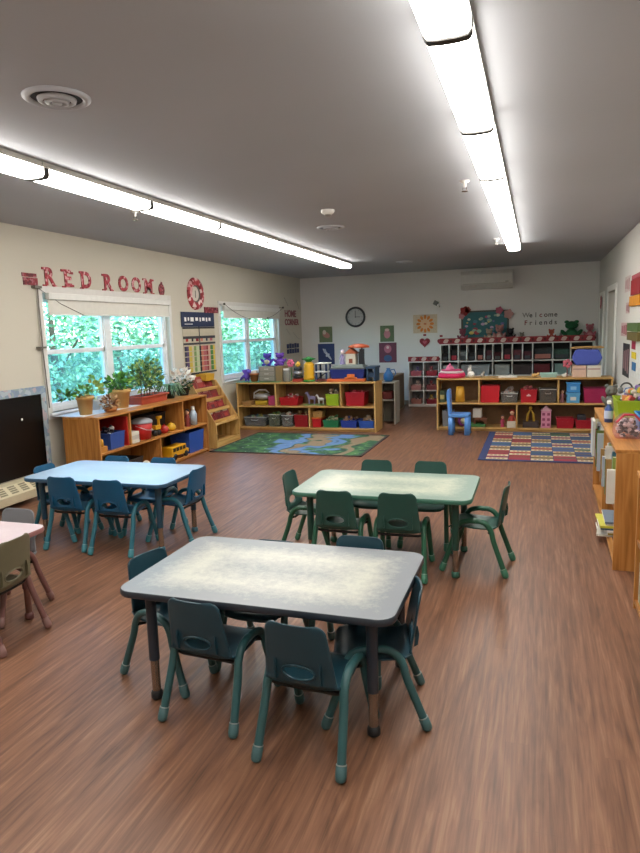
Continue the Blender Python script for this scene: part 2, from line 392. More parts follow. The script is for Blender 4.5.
# ------------------------------------------------------------------ tables and chairs
def rrect(w, d, r, n=6):
    p = []
    for cx, cy_, a0 in ((w/2-r, d/2-r, 0), (-w/2+r, d/2-r, 90), (-w/2+r, -d/2+r, 180), (w/2-r, -d/2+r, 270)):
        for k in range(n+1):
            a = radians(a0+90*k/n); p.append((cx+r*cos(a), cy_+r*sin(a)))
    return p
def table(x0, x1, y0, y1, h, lab, topm, edgem, legm, extm, capm):
    cx, cy_ = (x0+x1)/2, (y0+y1)/2; w, d_ = x1-x0, y1-y0
    t = thing('activity_table', lab, 'table', (cx, cy_, 0), 0, 'low classroom tables')
    MB().prism(rrect(w-.008, d_-.008, .07), h-.024, h, 'Z').build('tabletop', topm, t, local=True, bevel=.002)
    p = rrect(w, d_, .074); q = rrect(w-.008, d_-.008, .07); n = len(p); bm = MB()
    prof = [(q, h-.001), (p, h-.006), (p, h-.024), (q, h-.03)]
    vs = [(a[0], a[1], z) for pp, z in prof for a in pp]
    bm.add(vs, [(i*n+k, i*n+(k+1) % n, (i+1)*n+(k+1) % n, (i+1)*n+k) for i in range(3) for k in range(n)], 0, True)
    bm.add([(a[0], a[1], h-.03) for a in q], [tuple(range(n-1, -1, -1))])
    bm.build('edge_band', edgem, t, local=True)
    for sx in (-1, 1):
        for sy_ in (-1, 1):
            lx, ly = sx*(w/2-.11), sy_*(d_/2-.11)
            l = MB().tube([(lx, ly, h-.03), (lx, ly, .19)], .0235, 16).lathe([(.05, h-.03), (.05, h-.038), (.026, h-.05)], (lx, ly, 0), 20).build('leg', legm, t, local=True)
            MB().tube([(lx, ly, .195), (lx, ly, .04)], .0195, 14).build('leg_extension', extm, l, local=True)
            MB().lathe([(0, 0), (.018, 0), (.027, .008), (.027, .03), (.022, .04), (.017, .046)], (lx, ly, 0), 18).build('foot_cap', capm, l, local=True)
    return t
M_ext = mat('#a09284', .25, .85)
table(-1.7178, -.4893, 2.232, 3.009, .5476, 'grey worn-top table nearest the camera, with dark navy edge and legs', laminate('grey_laminate', '#8a9096', '#c6c8bc', 1.22, .77, .95), mat('#2c343e', .4), mat('#2a3440', .35), M_ext, mat('#1f2226', .5))
table(-1.581, -.368, 3.995, 4.735, .5476, 'green-edged table with worn pale top in the middle of the room', laminate('green_laminate', '#8ca298', '#ccd0be', 1.21, .74, .95), mat('#3f7462', .35), mat('#25493f', .35), M_ext, mat('#3a6a5a', .4))
table(-3.86, -2.569, 3.99, 4.715, .5476, 'pale blue table by the blackboard, in front of the window shelf', laminate('blue_laminate', '#9db9d4', '#b8ccde', 1.25, .72, .5), mat('#2b5474', .35), mat('#24465a', .35), M_ext, mat('#2f6072', .4))
table(-3.95, -2.70, 2.215, 2.983, .5476, 'pale pink table cut off by the left edge of the picture', laminate('pink_laminate', '#d2c2ca', '#e0d6dc', 1.25, .77, .6), mat('#9a6a68', .4), mat('#6d4644', .4), mat('#7d5a50', .3, .6), mat('#6d4644', .4))

def make_chair(shellm, tubem, capm, ringm):
    t = thing('classroom_chair', 'x', 'chair')
    prof = [(.185, .283, .255), (.172, .297, .28), (.14, .305, .292), (.09, .303, .3), (.03, .298, .303), (-.03, .296, .303), (-.08, .298, .300), (-.115, .305, .296), (-.137, .32, .292), (-.147, .34, .288)]
    for s_ in [k/12 for k in range(1, 11)]+[.87, .905, .935, .96, .98, .992, 1]:
        prof.append((-.147-.043*s_, .34+.245*s_, .288-.05*s_))
    # dense resample of the last rows for the rounded top
    NU = 24; rows = []
    for j, (y, z, w) in enumerate(prof):
        zt = .585-z
        ww = w
        if j >= 10 and zt < .032: ww = w-2*.032*(1-sqrt(max(0, 1-((.032-zt)/.032)**2)))
        if j < 3: ww = w
        row = []
        for i in range(NU+1):
            u = -1+2*i/NU
            if j < 9: zz = z+.014*abs(u)**3; yy = y
            else: zz = z; yy = y+.016*abs(u)**2.2
            row.append([u*ww/2, yy, zz])
        rows.append(row)
    hc_, ha, hb = .382, .064, .029
    def grid(j0, j1, hole):
        R = rows[j0:j1+1]; vs = [tuple(p) for r in R for p in r]; n = NU+1; fs = []
        for j in range(len(R)-1):
            for i in range(NU):
                c = [R[j][i], R[j][i+1], R[j+1][i+1], R[j+1][i]]
                mx_, mz = sum(p[0] for p in c)/4, sum(p[2] for p in c)/4
                if hole and (mx_/ha)**2+((mz-hc_)/hb)**2 < 1: continue
                fs.append((j*n+i, j*n+i+1, (j+1)*n+i+1, (j+1)*n+i))
        if hole:
            inn = set(); used = {}
            for f in fs:
                for v in f: used[v] = used.get(v, 0)+1
            vs = [list(v) for v in vs]
            for v, cnt in used.items():
                x, y, z = vs[v]; e = sqrt((x/ha)**2+((z-hc_)/hb)**2)
                i = v % n; j = v//n
                if cnt < 4 and 0 < i < NU and 0 < j < len(R)-1 and e < 1.9: vs[v][0] = x/e; vs[v][2] = hc_+(z-hc_)/e
        return vs, fs
    for nm, j0, j1, hole in (('seat', 0, 8, False), ('backrest', 8, len(prof)-1, True)):
        vs, fs = grid(j0, j1, hole); m = MB(); m.add(vs, fs, 0, True); m.build(nm, shellm, t, local=True, solid=.008)
    # ring round the hand hole + ribs on the back
    R = []
    for k in range(28):
        a = 2*pi*k/28; x = (ha+.002)*cos(a); z = hc_+(hb+.002)*sin(a); y = -.147-.043*(z-.34)/.245-.003+.016*abs(x/.14)**2.2
        R.append((x, y, z))
    m = MB().tube(R, .005, 8, closed=True)
    for s_ in (-1, 1):
        m.prism([(-.150, .34), (-.166, .35), (-.172, .40), (-.166, .435), (-.160, .43)], s_*.092-.003, s_*.092+.003, 'X')
    m.build('handle_rim', shellm, t, local=True)
    for s_ in (-1, 1):
        x = s_*.158; xf = s_*.172
        def arc(P): # smooth chain
            out = []
            for i in range(len(P)-1):
                p0, p1, p2, p3 = [Vector(P[max(0, min(len(P)-1, i+q))]) for q in (-1, 0, 1, 2)]
                for k in range(6):
                    u = k/6; out.append(.5*((2*p1)+(-p0+p2)*u+(2*p0-5*p1+4*p2-p3)*u*u+(-p0+3*p1-3*p2+p3)*u**3))
            out.append(Vector(P[-1])); return out
        fr = [(xf, .215, .03), (x+s_*.004, .150, .22), (x, .128, .30), (x, .095, .345), (x, .04, .362), (x, 0, .362)]
        re = [(xf, -.19, .03), (x+s_*.004, -.120, .22), (x, -.100, .295), (x, -.07, .342), (x, -.03, .362), (x, 0, .362)]
        for P in (fr, re):
            l = MB().tube(arc(P), .0172, 14).build('leg', tubem, t, local=True)
            a = Vector(P[0]); up_ = (Vector(P[1])-a).normalized(); base = a - up_*((a.z-.004)/up_.z)
            MB().tube([base, base+up_*.006, base+up_*.02, base+up_*.055, base+up_*.058], [.014, .0195, .0215, .0207, .017], 14).build('foot_cap', capm, l, local=True)
            MB().tube([base+up_*.058, base+up_*.062], .0205, 14).build('collar', ringm, l, local=True)
    MB().tube([(-.158, .11, .30), (-.12, .11, .288), (.12, .11, .288), (.158, .11, .30)], .009, 8).build('cross_bar', M_black, t, local=True)
    MB().tube([(-.158, -.085, .29), (-.12, -.085, .28), (.12, -.085, .28), (.158, -.085, .29)], .009, 8).build('cross_bar', M_black, t, local=True)
    return t
CH = {}
CH['teal'] = lambda: make_chair(mat('#1f4250', .36), mat('#335e62', .38), mat('#42666a', .45), mat('#8f9c9a', .4))
CH['green'] = lambda: make_chair(mat('#2a534c', .36), mat('#2a6049', .38), mat('#3f7a62', .45), mat('#7fa090', .4))
CH['blue'] = lambda: make_chair(mat('#15567c', .36), mat('#2a6c7e', .4), mat('#3c8390', .45), mat('#7fa6ac', .4))
CH['olive'] = lambda: make_chair(mat('#6a6650', .45), mat('#7a5450', .4), mat('#8a6660', .45), mat('#8a6660', .4))
CH['grey'] = lambda: make_chair(mat('#7e8187', .45), mat('#7a5450', .4), mat('#8a6660', .45), mat('#8a6660', .4))
proto = {}
def chair(kind, x, y, rz, lab, grp, sz=1):
    if kind in proto: o = copy_tree(proto[kind])
    else: o = proto[kind] = CH[kind]()
    o.location = (x, y, 0); o.rotation_euler = (0, 0, radians(rz)); o.scale = (1, 1, sz); o['label'] = lab; o['group'] = grp
g = 'teal chairs round the nearest table'
chair('teal', -1.302, 2.375, -4, 'teal chair with its back to us at the nearest table, left one of two', g, .95)
chair('teal', -.808, 2.243, -3.7, 'teal chair closest to the camera, right one of two backs at the nearest table', g, .985)
chair('teal', -.628, 2.55, 104, 'teal chair at the right end of the nearest table', g, .95)
chair('teal', -1.65, 2.60, -105, 'teal chair at the left end of the nearest table', g, .96)
chair('teal', -.835, 2.885, 180, 'teal-blue chair on the far side of the nearest table, top showing above it', g)
chair('teal', -1.28, 2.84, 180, 'teal chair tucked under far side of the nearest table, hidden but for legs', g, .93)
g = 'green chairs round the middle table'
chair('green', -1.25, 4.125, 0, 'green chair with its back to us at the green table, left of the two', g)
chair('green', -.835, 4.135, 2, 'green chair with its back to us at the green table, right of the two', g)
chair('green', -1.575, 4.42, -92, 'green chair at the left end of the green table', g)
chair('green', -.343, 4.354, 84.5, 'green chair at the right end of the green table, pulled out', g)
chair('green', -1.2, 4.79, 180, 'green chair on the far side of the green table, left of the two', g)
chair('green', -.77, 4.80, 180, 'green chair on the far side of the green table, right of the two', g)
g = 'blue chairs round the pale blue table'
chair('blue', -3.44, 4.12, 3, 'blue chair with its back to us at the pale blue table, left of the two', g)
chair('blue', -3.01, 4.10, 3, 'blue chair with its back to us at the pale blue table, right of the two', g)
chair('blue', -3.72, 4.30, -90, 'blue chair at the left end of the pale blue table, beside the blackboard', g)
chair('blue', -2.69, 4.44, 88, 'blue chair at the right end of the pale blue table', g)
chair('blue', -3.5, 4.58, 180, 'blue chair on the far side of the pale blue table, left of the two', g)
chair('blue', -3.03, 4.58, 180, 'blue chair on the far side of the pale blue table, right of the two', g)
chair('olive', -2.80, 2.62, 92, 'olive chair with brown tube legs at the right end of the pink table', 'chairs at the pink table')
chair('grey', -3.05, 2.94, 180, 'grey chair on the far side of the pink table', 'chairs at the pink table')

# ------------------------------------------------------------------ left wall: heater, blackboard, letters, chart
t = thing('baseboard_heater', 'cream baseboard heater with grilles under the blackboard', 'heater', (WL+.1, 4.2, 0))
MB().prism([(WL+.005, .02), (WL+.19, .06), (WL+.21, .15), (WL+.12, .235), (WL+.005, .235)], 3.2, 5.2, 'Y').build('casing', mat('#d8cfb0', .5), t, bevel=.004)
for k in range(14):
    yy = 3.26+k*.14; g_ = MB()
    for q in range(4):
        f0, f1 = .12+q*.2, .26+q*.2
        pa = Vector((WL+.213, 0, .155)); pb = Vector((WL+.123, 0, .24))
        a = pa.lerp(pb, f0); c_ = pa.lerp(pb, f1)
        g_.add([(a.x, yy, a.z), (a.x, yy+.09, a.z), (c_.x, yy+.09, c_.z), (c_.x, yy, c_.z)], [(0, 1, 2, 3)])
    g_.build('grille', mat('#8d866f', .6), t)
t = thing('blackboard', 'black board with bluish patterned paper border on the left wall', 'blackboard', (WL+.01, 4.6, .24))
MB().box(WL+.002, WL+.02, 3.6, 5.50, .25, 1.06).build('panel', mat('#0a0a0c', .3, 0, .4, .3, 4), t)
bb = speckle('border_paper', ['#8fa0ae', '#a9b6bf', '#7f93a8', '#b7a9ae', '#93a5a8', '#8295b0'], 24)
MB().box(WL+.001, WL+.024, 3.53, 5.57, 1.06, 1.14).box(WL+.001, WL+.024, 5.50, 5.57, .20, 1.06).box(WL+.001, WL+.024, 3.53, 3.6, .25, 1.06).build('border', bb, t)
MB().ell((WL+.025, 5.2, .83), (.006, .012, .014)).build('magnet', M_wht, t)

def text_mesh(s, size, depth, bold=0.0):
    cu = bpy.data.curves.new('txt', 'FONT'); cu.body = s; cu.size = size; cu.extrude = depth/2; cu.offset = bold; cu.align_x = 'CENTER'; cu.align_y = 'CENTER'
    ob = bpy.data.objects.new('txt', cu); col.objects.link(ob)
    bpy.context.view_layer.update()
    me = bpy.data.meshes.new_from_object(ob.evaluated_get(bpy.context.evaluated_depsgraph_get()))
    V = [v.co.copy() for v in me.vertices]; F = [tuple(p.vertices) for p in me.polygons]
    bpy.data.objects.remove(ob); bpy.data.curves.remove(cu); bpy.data.meshes.remove(me); return V, F
def put_text(b, s, size, depth, where, wall, bold=0, mi=0, sx=1.0):
    V, F = text_mesh(s, size, depth, bold)
    if wall == 'left': f = lambda v: (where[0]+v.z, where[1]+v.x*sx, where[2]+v.y)   # seen from +x: y runs to the right
    else: f = lambda v: (where[0]+v.x*sx, where[1]-v.z, where[2]+v.y)
    b.add([f(v) for v in V], F, mi); return b
M_let = speckle('red_scrapbook_paper', ['#a8323c', '#8e2430', '#b8505c', '#d7a0a4', '#9c2c38', '#a8323c'], 34)
for ch, y, lab in (('R', 5.8, 'first letter R of RED'), ('E', 6.09, 'letter E of RED'), ('D', 6.40, 'letter D of RED'), ('R', 6.80, 'letter R of ROOM'), ('O', 7.12, 'first letter O of ROOM'), ('O', 7.40, 'second letter O of ROOM'), ('M', 7.68, 'letter M ending ROOM')):
    b = MB(); z = 2.275; put_text(b, ch, .25, .006, (WL+.008, y, z), 'left', .009)
    xs = {'R': [(-.075, .09), (-.075, -.09), (.075, -.09)], 'E': [(-.07, .09), (-.07, -.09), (.065, .07), (.065, -.07)], 'D': [(-.08, .09), (-.08, -.09)], 'M': [(-.1, .09), (-.1, -.09), (.1, .09), (.1, -.09)], 'O': []}[ch]
    for (dx, dz) in xs: b.box(WL+.004, WL+.012, y+dx-.03, y+dx+.03, z+dz-.012, z+dz+.012)
    tag(b.build('wall_letter', M_let), 'red patterned paper %s above the near window' % lab, 'letter', 'RED ROOM letters')
M_dred = speckle('dark_red_paper', ['#7a1c26', '#5c1620', '#8f2f38', '#a4606a'], 40)
tag(MB().box(WL+.002, WL+.012, 5.42, 5.62, 2.18, 2.255, 0).box(WL+.002, WL+.012, 5.41, 5.61, 2.262, 2.3, 0).build('wall_card', M_dred), 'dark red striped card left of the RED ROOM letters', 'card')
tag(MB().prism([(8.0+.06*cos(a)*1.2, 2.25+.085*sin(a)) for a in [2*pi*k/14 for k in range(14)]], WL+.002, WL+.012, 'X').prism([(7.98, 2.32), (8.0, 2.36), (8.03, 2.35), (8.02, 2.31)], WL+.002, WL+.01, 'X').build('wall_cutout', M_dred), 'dark red apple-shaped paper cutout right of the letter M', 'cutout')
# wreath
t = thing('wreath', 'red and pink patterned ring wreath over the pocket chart', 'wreath', (WL, 8.94, 2.0))
yc, zc = 8.94, 2.235
MB().lathe([(.125, 0), (.135, .03), (.18, .045), (.235, .03), (.245, 0)], (WL+.003, yc, zc), 36, axis='X').build('ring', speckle('wreath_fabric', ['#a32f38', '#7c222c', '#d8a0a2', '#b8444c', '#e4cdc8', '#8f2c34'], 22), t)
MB().lathe([(.105, .001), (.13, .02), (.13, .001)], (WL+.003, yc, zc), 30, axis='X').build('inner_ring', mat('#5b5850', .5), t)
MB().lathe([(.0, .006), (.11, .006)], (WL+.002, yc, zc), 30, axis='X').box(WL+.008, WL+.013, yc-.005, yc+.005, zc-.06, zc+.05, 1).build('centre', [mat('#cfc8bc', .6), M_dk], t)
tag(MB().box(WL+.002, WL+.014, 9.2, 9.66, 1.955, 2.045).build('wall_card', M_dred), 'long red paper strip between the wreath and far window', 'card')
# pocket chart
t = thing('pocket_chart', 'navy-headed pocket chart of coloured strips between the windows', 'chart', (WL, 9.0, 1.02))
MB().box(WL+.002, WL+.008, 8.50, 9.50, 1.02, 1.95).build('backing', mat('#bdb5a0', .8), t)
b = MB().box(WL+.008, WL+.012, 8.47, 9.50, 1.74, 1.96)
b.build('header', mat('#1d2a4d', .6), t)
b = MB()
for k, (a, w) in enumerate(((8.56, .07), (8.66, .05), (8.74, .12), (8.89, .1), (9.02, .05), (9.1, .1), (9.22, .06), (9.31, .08))): b.box(WL+.0121, WL+.0135, a, a+w*.8, 1.82+(k % 2)*.01, 1.88)
b.box(WL+.0121, WL+.0135, 8.56, 8.8, 1.775, 1.785); b.build('header_writing', M_wht, t)
b = MB(); cols = ['#2c2f45', '#5a4a70', '#c9b24a', '#c8c0a0', '#7a9a62', '#b9c8a0', '#23242e', '#c77a66', '#b06068', '#8f3038', '#c9a090', '#4f8a4a', '#d9c045', '#b02c2c', '#8a2230']
ms = [mat(c, .7) for c in cols]; y = 8.52; k = 0
while y < 9.46:
    w = .055+.02*((k*7) % 3); b = MB()
    for q in range(5):
        b.box(WL+.008, WL+.013, y, min(y+w*.85, 9.48), 1.06+q*.08, 1.06+q*.08+.068, k % len(ms))
    b.box(WL+.008, WL+.0125, y, min(y+w*.85, 9.48), 1.52, 1.56, (k*4+9) % len(ms)) if k % 2 else None
    b.build('coloured_strip', ms, t)
    y += w; k += 1
MB().box(WL+.008, WL+.013, 8.5, 9.5, 1.02, 1.045).box(WL+.008, WL+.013, 8.5, 9.5, 1.47, 1.5).box(WL+.008, WL+.013, 8.98, 9.0, 1.05, 1.74).box(WL+.008, WL+.013, 8.5, 9.5, 1.56, 1.60).box(WL+.008, WL+.013, 8.5, 9.5, 1.71, 1.735).build('pocket_seams', M_dk, t)
# far signs on the left wall
t = thing('wall_sign', 'faded red lettering reading HOME CORNER beside the far window', 'sign', (WL, 13.05, 1.75))
b = MB(); put_text(b, 'HOME', .19, .004, (WL+.005, 12.98, 1.985), 'left', .006, sx=1.25); put_text(b, 'CORNER', .17, .004, (WL+.005, 13.05, 1.81), 'left', .006, sx=1.2)
b.build('lettering', mat('#8f5058', .7), t)
b = MB()
for a, c_ in (((12.65, 2.32), (12.85, 2.15)), ((13.35, 2.3), (13.5, 2.1)), ((12.7, 1.68), (12.95, 1.55)), ((13.1, 1.6), (13.5, 1.45))):
    b.tube([(WL+.004, a[0], a[1]), (WL+.004, (a[0]+c_[0])/2+.05, (a[1]+c_[1])/2-.04), (WL+.004, c_[0], c_[1])], .003, 5)
b.build('swirls', mat('#8c8785', .7), t)
t = thing('wall_sign', 'small dark blue lettered sign low on the wall beside the far window', 'sign', (WL, 13.05, 1.15))
b = MB()
for r_ in range(2):
    for k in range(5): b.box(WL+.002, WL+.008, 12.7+k*.15, 12.7+k*.15+.12, 1.16+r_*.11, 1.16+r_*.11+.09+(.01 if k % 2 else 0))
b.build('lettering', mat('#303a62', .7), t)

# ------------------------------------------------------------------ back wall
t = thing('wall_clock', 'round wall clock with dark rim on the back wall', 'clock', (-3.705, YB, 1.9))
MB().lathe([(.175, -.02), (.19, -.045), (.215, -.04), (.22, 0)], (-3.705, YB, 1.885), 40, axis='Y').build('rim', mat('#3c3f46', .4), t)
MB().lathe([(0, -.02), (.18, -.02)], (-3.705, YB, 1.885), 40, axis='Y').build('dial', mat('#b9bbc0', .6), t)
b = MB()
for k in range(12):
    a = pi*k/6; b.box(-3.705+.15*sin(a)-.006, -3.705+.15*sin(a)+.006, YB-.024, YB-.021, 1.885+.15*cos(a)-.006, 1.885+.15*cos(a)+.006)
b.build('hour_marks', M_dk, t)
b = MB().box(-3.71, -3.70, YB-.028, YB-.024, 1.87, 2.02).box(-3.72, -3.60, YB-.03, YB-.026, 1.88, 1.89); b.build('hands', M_dk, t)
def poster(x0, x1, z0, z1, c, lab, shapes):
    t = thing('poster', lab, 'poster', ((x0+x1)/2, YB, z0), 0, 'posters on the back wall')
    MB().box(x0, x1, YB-.006, YB-.001, z0, z1).build('sheet', mat(c, .6, var=.15, scale=30), t)
    cs = []; b = MB()
    for (cc, cx, cz, rx, rz, rot) in shapes:
        if cc not in cs: cs.append(cc)
        P = []
        for k in range(16):
            a = 2*pi*k/16; px, pz = rx*cos(a), rz*sin(a); P.append((cx+px*cos(rot)-pz*sin(rot), cz+px*sin(rot)+pz*cos(rot)))
        i = len(b.f); b.prism(P, YB-.0062-.0012*(1+len(P)*0+i*.01), YB-.0061, 'Y', cs.index(cc))
    b.build('picture', [mat(c_, .6) for c_ in cs], t)
poster(-4.54, -4.24, 1.36, 1.70, '#6f7a58', 'green poster with pinkish shapes above the blue poster, left of the clock', [('#b07a70', -4.38, 1.52, .09, .06, -.5), ('#c9b7a8', -4.42, 1.58, .04, .05, 0)])
poster(-4.58, -4.2, .88, 1.33, '#2e3c70', 'blue poster with white diagonal shape, low left of the clock', [('#c8cbd8', -4.37, 1.10, .16, .025, -.9), ('#c8cbd8', -4.36, 1.08, .05, .03, .6), ('#aab0c8', -4.42, 1.17, .03, .05, 0)])
poster(-3.17, -2.87, 1.34, 1.68, '#5f7558', 'green poster with pink oval above the maroon poster', [('#b97a88', -3.02, 1.5, .07, .09, 0), ('#cfa9a8', -3.02, 1.59, .05, .03, 0)])
poster(-3.2, -2.82, .90, 1.32, '#6f3850', 'maroon poster with pink and blue shapes, right of the clock', [('#b96a80', -3.01, 1.19, .08, .09, 0), ('#3f5a88', -3.01, .99, .09, .07, 0), ('#e0c0c4', -3.01, 1.22, .03, .03, 0)])
poster(-2.46, -1.96, 1.50, 1.88, '#d3c4ac', 'cream poster of an orange sun ring', [('#d9843c', -2.21+.14*cos(a), 1.69+.14*sin(a), .045, .028, a) for a in [2*pi*k/12 for k in range(12)]]+[('#e0b890', -2.21, 1.69, .10, .10, 0), ('#c87850', -2.21, 1.69, .03, .02, 0)])
def heart(x, z, s, lab):
    P = []
    for k in range(28):
        a = 2*pi*k/28; P.append((x+s*16*sin(a)**3/16, z+s*(13*cos(a)-5*cos(2*a)-2*cos(3*a)-cos(4*a))/16))
    t = thing('paper_heart', lab, 'heart', (x, YB, z))
    MB().prism(P, YB-.01, YB-.001, 'Y').build('heart_shape', mat('#8e2436', .6), t)
    MB().prism([(x+.4*(p[0]-x), z+.4*(p[1]-z)) for p in P], YB-.0125, YB-.01, 'Y').build('centre', mat('#c05a6c', .6), t)
    MB().box(x-.03, x+.03, YB-.008, YB-.001, z+s+.02, z+s+.06).build('tab', mat('#8e2436', .6), t)
heart(-2.22, 1.31, .11, 'dark red paper heart under the sun poster')
heart(-1.88, 1.31, .08, 'small red paper heart left of the noticeboard, half hidden')
t = thing('thermostat', 'small grey sensor box high on the back wall over the sun poster', 'sensor', (-1.98, YB, 2.1))
MB().box(-2.03, -1.93, YB-.05, YB, 2.06, 2.15, 0, Matrix.Rotation(.5, 3, 'Y')).build('housing', mat('#77756f', .5), t, bevel=.005)
MB().tube([(-1.95, YB-.05, 2.09), (-1.9, YB-.06, 2.02)], .012, 8).build('bracket', M_chrome, t)
t = thing('wall_air_conditioner', 'white wall air conditioner high on the back wall', 'air conditioner', (-.96, YB, 2.33))
MB().prism([(YB, 2.70), (YB-.2, 2.69), (YB-.23, 2.62), (YB-.225, 2.42), (YB-.15, 2.345), (YB, 2.335)], -1.46, -.46, 'X').build('body', mat('#d0cfcc', .4), t, bevel=.006)
MB().box(-1.42, -.5, YB-.232, YB-.222, 2.435, 2.441).build('flap_gap', mat('#8f8d88', .6), t)
MB().box(-.6, -.54, YB-.234, YB-.228, 2.455, 2.47).build('badge', mat('#8f8d88', .6), t)
# noticeboard
t = thing('noticeboard', 'teal noticeboard with coloured cutouts over the white cubbies', 'noticeboard', (-1.0, YB, 1.35))
MB().box(-1.44, -.56, YB-.02, YB-.002, 1.38, 1.90).build('board', mat('#356a72', .7), t)
b = MB().box(-1.47, -1.43, YB-.03, YB-.002, 1.36, 1.92).box(-.57, -.53, YB-.03, YB-.002, 1.36, 1.92).box(-1.43, -.57, YB-.03, YB-.002, 1.36, 1.39).box(-1.43, -.57, YB-.03, YB-.002, 1.89, 1.92)
b.build('frame', mat('#4a4f48', .6), t)
rnd = random.Random(3); cs = ['#6f6fa8', '#b8a0c0', '#c9c9b8', '#b85870', '#4a7f8f', '#d0b868', '#8fb0a0', '#a04050']
for k in range(34):
    x = rnd.uniform(-1.38, -.64); z = rnd.uniform(1.46, 1.82); r = rnd.uniform(.018, .05)
    MB().prism([(x+r*cos(a)*1.1, z+r*.8*sin(a)) for a in [2*pi*q/7 for q in range(7)]], YB-.024-.0002*k, YB-.02, 'Y').build('cutout', mat(cs[rnd.randrange(8)], .7), t)
for (x, z, r, c) in ((-1.40, 1.92, .09, '#9a3030'), (-1.34, 1.94, .06, '#b8605c'), (-.72, 1.91, .07, '#b05a72'), (-.54, 1.83, .09, '#b88a88'), (-1.46, 1.82, .06, '#c08088')):
    MB().prism([(x+r*(1+.15*cos(5*a))*cos(a), z+r*(1+.15*cos(5*a))*sin(a)) for a in [2*pi*q/20 for q in range(20)]], YB-.045, YB-.03, 'Y').build('paper_flower', mat(c, .7), t)
# Welcome Friends letters
x = -.21
for row, (word, z, sz) in enumerate((('Welcome', 1.79, .13), ('Friends', 1.64, .13))):
    cols_ = ['#8f8d8a', '#3a3a3c', '#6a6a68', '#8e2c34', '#5a3438', '#40403f', '#4a3a3c'] if row == 0 else ['#8e2c34', '#6a6460', '#4a4a48', '#5c5a58', '#4a4248', '#5a5a58', '#66605c']
    seen = {}
    for k, ch in enumerate(word):
        seen[ch] = seen.get(ch, 0)+1; nth = '' if word.count(ch) == 1 else ['first ', 'second '][seen[ch]-1]
        b = MB(); put_text(b, ch, sz, .006, (x+k*.093, YB-.005, z), 'back', .0018)
        tag(b.build('wall_letter', mat(cols_[k], .7)), 'small %sletter %s of the word %s on the back wall' % (nth, ch, word), 'letter', 'Welcome Friends letters')

# ------------------------------------------------------------------ shelving
def bookcase(name, lab, x0, x1, y0, y1, h, face, shelves, dividers, mats, cat='shelf', th=.022, plinth=.0, group=None, back=True):
    """face: '-y' open toward the camera, '+x' open to the right, '-x' open to the left.
       shelves: list of z; dividers: list of (pos, z0, z1) along the long axis"""
    mv, mh, mb = mats
    t = thing(name, lab, cat, ((x0+x1)/2, (y0+y1)/2, 0), 0, group)
    along = 'x' if face == '-y' else 'y'
    def slab(a0, a1, z0, z1, dep0=0, dep1=0):
        if along == 'x': return MB().box(a0, a1, y0+dep0, y1-dep1, z0, z1)
        if face == '+x': return MB().box(x0+dep1, x1-dep0, a0, a1, z0, z1)
        return MB().box(x0+dep0, x1-dep1, a0, a1, z0, z1)
    A0, A1 = (x0, x1) if along == 'x' else (y0, y1)
    slab(A0-.003, A1+.003, h-th, h, -.006).build('top_panel', mh, t, bevel=.003)
    for a in ((A0, A0+th), (A1-th, A1)): slab(a[0], a[1], 0, h-th).build('side_panel', mv, t, bevel=.002)
    slab(A0+th, A1-th, .03, .03+th, .004, .01).build('shelf', mh, t, bevel=.002)
    for z in shelves: slab(A0+th, A1-th, z-th, z, .004, .01).build('shelf', mh, t, bevel=.002)
    for (p, z0, z1) in dividers: slab(p-th/2, p+th/2, z0, z1, .006, .01).build('divider', mv, t, bevel=.002)
    slab(A0+th, A1-th, 0, .03, .03, .01).build('plinth', mh, t)
    if back:
        if along == 'x': MB().box(x0+th, x1-th, y1-.01, y1-.002, .03, h-th).build('back_panel', mb, t)
        elif face == '+x': MB().box(x0+.002, x0+.01, y0+th, y1-th, .03, h-th).build('back_panel', mb, t)
        else: MB().box(x1-.01, x1-.002, y0+th, y1-th, .03, h-th).build('back_panel', mb, t)
    return t
PM = (M_pine, M_pineY, mat('#9a6a30', .5, var=.2)); PX = (M_birch, M_birchX, mat('#7c5a34', .5, var=.2))
t_ = .022
bookcase('low_bookcase', 'pine shelf unit under the near window, topped with potted plants', WL+.18, -4.32, 5.60, 7.96, .80, '+x', [.41], [(6.17, .41, .778), (7.33, .41, .778), (6.76, .052, .388)], PM)
bookcase('low_bookcase', 'birch toy shelf below the far window, facing us with bins', -4.78, -2.385, 9.86, 10.33, .80, '-y', [.41], [(-4.08, .41, .778), (-2.96, .41, .778), (-3.5, .052, .388)], PX, th=.024)
bookcase('low_bookcase', 'long birch toy shelf in front of the white cubbies', -1.48, 1.06, 10.2, 10.62, .82, '-y', [.44], [(-.83, .44, .797), (.32, .44, .797), (-.27, .053, .417)], PX, th=.024)
bookcase('low_bookcase', 'knotty pine bookcase along the right wall, farther of the two', .50, 1.03, 4.48, 6.72, .81, '-x', [.41], [(5.6, .41, .788), (5.6, .052, .388)], PM, th=.024)
bookcase('low_bookcase', 'pine bookcase at the right edge of the picture, nearest the camera', .55, 1.08, 2.6, 3.90, .80, '-x', [.41], [], PM, th=.024)
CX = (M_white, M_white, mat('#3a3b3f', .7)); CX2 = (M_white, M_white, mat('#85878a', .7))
bookcase('cubby_shelf', 'small white cubby unit with red border at the back wall', -2.50, -1.87, 13.25, 13.6, .93, '-y', [.34, .63], [(-2.19, .055, .60), (-2.19, .63, .91)], CX2, th=.02)
bookcase('cubby_shelf', 'long white cubby unit with red border along the back wall', -1.85, 1.04, 13.25, 13.6, 1.27, '-y', [.34, .64, .93], [(a, .93, 1.25) for a in (-1.67, -1.49, -1.32, -1.15, -.98, -.82, -.64, -.45, -.26, -.07, .3, .62)]+[(a, .64, .91) for a in (-1.49, -.82, -.45, -.07, .3, .62)]+[(a, .05, .62) for a in (-.82, -.07, .62)], CX, th=.02)
